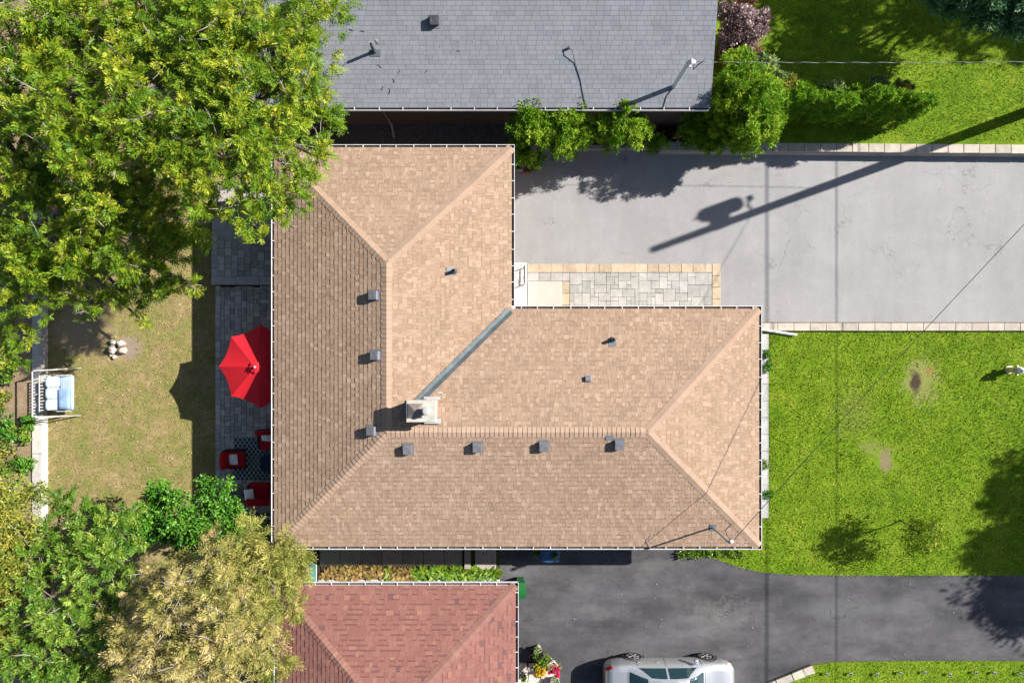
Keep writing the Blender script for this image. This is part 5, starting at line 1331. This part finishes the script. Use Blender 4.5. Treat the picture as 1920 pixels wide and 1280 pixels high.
for _ in range(60): S_L.append((P(rnd.uniform(960, 1900), rnd.uniform(1090, 1230), .0), up_))
for _ in range(90): S_L.append((P(rnd.uniform(1450, 1900), rnd.uniform(630, 1070), .05), up_))
litter(S_L, 91, leafmat('blown_leaf', (.08, .05, .02), (.30, .22, .10), (.5, .42, .24), .2))
# ---- car
car_x, car_y = 5.62, -12.27
car = empty('car', (car_x, car_y, 0.004), 'silver saloon car parked on the dark driveway at the bottom edge', 'car')
SX = np.array([-2.33, -2.28, -2.12, -1.85, -1.5, -1.05, -.85, -.4, .1, .5, .8, 1.12, 1.5, 1.9, 2.15, 2.27, 2.33])
SW = np.array([.62, .72, .82, .875, .90, .91, .91, .91, .91, .91, .905, .90, .89, .86, .78, .68, .56])
SB = np.array([.70, .80, .89, .935, .95, .945, .94, .93, .92, .915, .905, .89, .85, .79, .71, .64, .56])
ST = np.array([.72, .86, .98, 1.02, 1.06, 1.31, 1.40, 1.455, 1.465, 1.425, 1.30, 1.06, .95, .88, .80, .70, .60])
SR = np.array([.45, .58, .68, .73, .70, .60, .575, .56, .565, .58, .63, .73, .74, .70, .60, .50, .40])
def prof(x):
    w, b, tp, r_ = (float(np.interp(x, SX, A)) for A in (SW, SB, ST, SR))
    return [(w * .86, .20), (w * .97, .30), (w, .46), (w * 1.0, .62), (w * .985, b - .10), (w * .95, b - .02), (w * .90, max(b, b + (tp - b) * .05)), (r_, tp - min(.05, max(.012, (tp - b) * .15))), (r_ * .9, tp - .008), (r_ * .5, tp), (0, tp + .008)]
xs = np.linspace(-2.33, 2.33, 64); K = 11; v = []
for x in xs:
    p = prof(x)
    for y, z in p: v.append((car_x + x, car_y + y, z))
    for y, z in reversed(p[:-1]): v.append((car_x + x, car_y - y, z))
nn = 2 * K - 1
f = [(i * nn + j, (i + 1) * nn + j, (i + 1) * nn + j + 1, i * nn + j + 1) for i in range(len(xs) - 1) for j in range(nn - 1)]
f += [tuple(range(nn)), tuple(range((len(xs) - 1) * nn + nn - 1, (len(xs) - 1) * nn - 1, -1)), ]
PAINT = NT('silver_paint'); PAINT.col((.42, .43, .45)); PAINT.b.inputs['Coat Weight'].default_value = .6; PAINT.b.inputs['Coat Roughness'].default_value = .05; PAINT = PAINT.set(.32, .5, .65)
m = MB(); m.add(v, f); body = m.build('body', PAINT, car, smooth=True)
GLASS = NT('tinted_glass'); GLASS.col((.012, .03, .04)); GLASS = GLASS.set(.04, .8, 0.0)
def patch(x0, x1, j0, j1, side, name, mat, parent, off=.006, n=10, ins=.0, slope0=0, slope1=0):
    """a skin piece lying just proud of the body between stations x0..x1 and profile rows j0..j1"""
    m = MB(); v = []; nj = max(3, int((j1 - j0) * 4))
    for i in range(n + 1):
        for j in range(nj + 1):
            jj = j0 + (j1 - j0) * j / nj; fr = (jj - j0) / (j1 - j0)
            x = (x0 + slope0 * fr) + ((x1 + slope1 * fr) - (x0 + slope0 * fr)) * i / n
            p = prof(x); a = int(min(jj, K - 1.0001)); t = jj - a; y = p[a][0] * (1 - t) + p[a + 1][0] * t; z = p[a][1] * (1 - t) + p[a + 1][1] * t
            dy, dz = p[a + 1][0] - p[a][0], p[a + 1][1] - p[a][1]; l = math.hypot(dy, dz) or 1
            v.append((car_x + x, car_y + side * (y + dz / l * off), z - dy / l * off))
    ff = [(i * (nj + 1) + j, (i + 1) * (nj + 1) + j, (i + 1) * (nj + 1) + j + 1, i * (nj + 1) + j + 1) for i in range(n) for j in range(nj)]
    if side < 0: ff = [tuple(reversed(q)) for q in ff]
    m.add(v, ff); return m.build(name, mat, parent, smooth=True)
for s in (1, -1):
    patch(-1.18, -.22, 6.1, 6.9, s, 'window', GLASS, car, slope0=.42, slope1=0); patch(-.14, .92, 6.1, 6.9, s, 'window', GLASS, car, slope1=-.42)
SEAM = simple('shut_line', (.04, .04, .045), .7)
SEAMS = ((.0 - .2, 1.0, 6.0), (-1.2, 3.2, 6.0), (1.08, 1.0, 5.6))
for s in (1, -1):
    for x, a, b in SEAMS: patch(x - .006, x + .006, a, b, s, 'door_seam', SEAM, car, .003, 1)
def span(x0, x1, jlo, name, mat, off=.006, taper=(0, 0), n=10):
    m = MB(); v = []; nj = 12
    for i in range(n + 1):
        for j in range(nj + 1):
            q = -1 + 2 * j / nj; x = x0 + (x1 - x0) * i / n
            p = prof(x); h = jlo + (K - 1 - jlo) * (1 - abs(q)); a = int(min(h, K - 1.0001)); t = h - a
            y = (p[a][0] * (1 - t) + p[a + 1][0] * t) * (1 if q < 0 else -1); z = p[a][1] * (1 - t) + p[a + 1][1] * t
            sl = (np.interp(x + .02, SX, ST) - np.interp(x - .02, SX, ST)) / .04; l = math.hypot(1, sl)
            v.append((car_x + x - sl / l * off, car_y + y, z + off / l))
    ff = [(i * (nj + 1) + j, i * (nj + 1) + j + 1, (i + 1) * (nj + 1) + j + 1, (i + 1) * (nj + 1) + j) for i in range(n) for j in range(nj)]
    ff = [tuple(reversed(q)) for q in ff]
    m.add(v, ff); return m.build(name, mat, car, smooth=True)
span(.52, 1.10, 7.1, 'windscreen', GLASS); span(-1.50, -.90, 7.1, 'rear_window', GLASS)
span(1.16, 1.172, 6.6, 'bonnet_seam', SEAM, .003, n=1); span(-1.56, -1.55, 6.8, 'boot_seam', SEAM, .003, n=1)
patch(1.18, 2.2, 7.4, 7.46, 1, 'bonnet_edge', SEAM, car, .003); patch(1.18, 2.2, 7.4, 7.46, -1, 'bonnet_edge', SEAM, car, .003)
patch(-1.1, .6, 7.6, 7.75, 1, 'roof_channel', SEAM, car, .003); patch(-1.1, .6, 7.6, 7.75, -1, 'roof_channel', SEAM, car, .003)
TAIL = simple('red_lens', (.5, .01, .015), .15, .1, 5, .6); LENS = simple('headlamp_lens', (.6, .6, .62), .12, .05, 5, .7)
TYRE = simple('tyre_rubber', (.018, .018, .02), .85, .2); RIM = simple('alloy', (.55, .55, .57), .3, .05, 5, .5, .7)
for s in (1, -1):
    patch(-2.3, -2.1, 4.4, 6.4, s, 'tail_light', TAIL, car, .007, slope1=.06); patch(2.02, 2.28, 4.6, 6.3, s, 'headlight', LENS, car, .007)
    patch(1.98, 2.06, 4.2, 4.6, s, 'side_marker', TAIL, car, .006, 2)
    for x in (-.42, -1.32 + .22): 
        m = MB(); y = car_y + s * (prof(x)[4][0] + .012); m.box((car_x + x, y, .78), (.16, .03, .028)); m.build('door_handle', RIM, car)
    m = MB(); m.box((car_x + .86, car_y + s * 1.0, .98), (.14, .2, .12), .15 * s); m.build('mirror', PAINT, car, bevel=.03)
    for x in (-1.24, 1.38):
        m = MB(); c = (car_x + x, car_y + s * .815, .325); pr = [(.21, -.09), (.29, -.1), (.325, -.07), (.325, .07), (.29, .1), (.21, .09)]
        m.lathe(c, pr if s > 0 else [(r_, -h) for r_, h in pr], 28, axis='y'); w = m.build('wheel', TYRE, car, smooth=False)
        m = MB(); cy = c[1] + s * .085; m.lathe((c[0], cy, c[2]), [(.21, 0), (.215, .012 * s), (.19, .014 * s), (.185, -.03 * s), (.05, -.03 * s)], 28, axis='y')
        for k in range(5):
            a = k * 1.2566 + .3; m.box((c[0] + .115 * math.cos(a), cy + .004 * s, c[2] + .115 * math.sin(a)), (.02, .02, .02))
            m.tube([(c[0] + .03 * math.cos(a), cy + .012 * s, c[2] + .03 * math.sin(a)), (c[0] + .195 * math.cos(a), cy + .008 * s, c[2] + .195 * math.sin(a))], [.03, .022], 6)
        m.lathe((c[0], cy, c[2]), [(.05, .0), (.045, .022 * s), (.01, .025 * s)], 14, axis='y'); m.build('rim', RIM, w)
        m = MB(); a0 = []; 
        pts = [(car_x + x + .375 * math.cos(a), car_y + s * (prof(x)[2][0] - .012), .325 + .375 * math.sin(a)) for a in np.linspace(-.25, math.pi + .25, 18)]
        m.tube(pts, .02, 6); m.build('wheel_arch', SEAM, car)
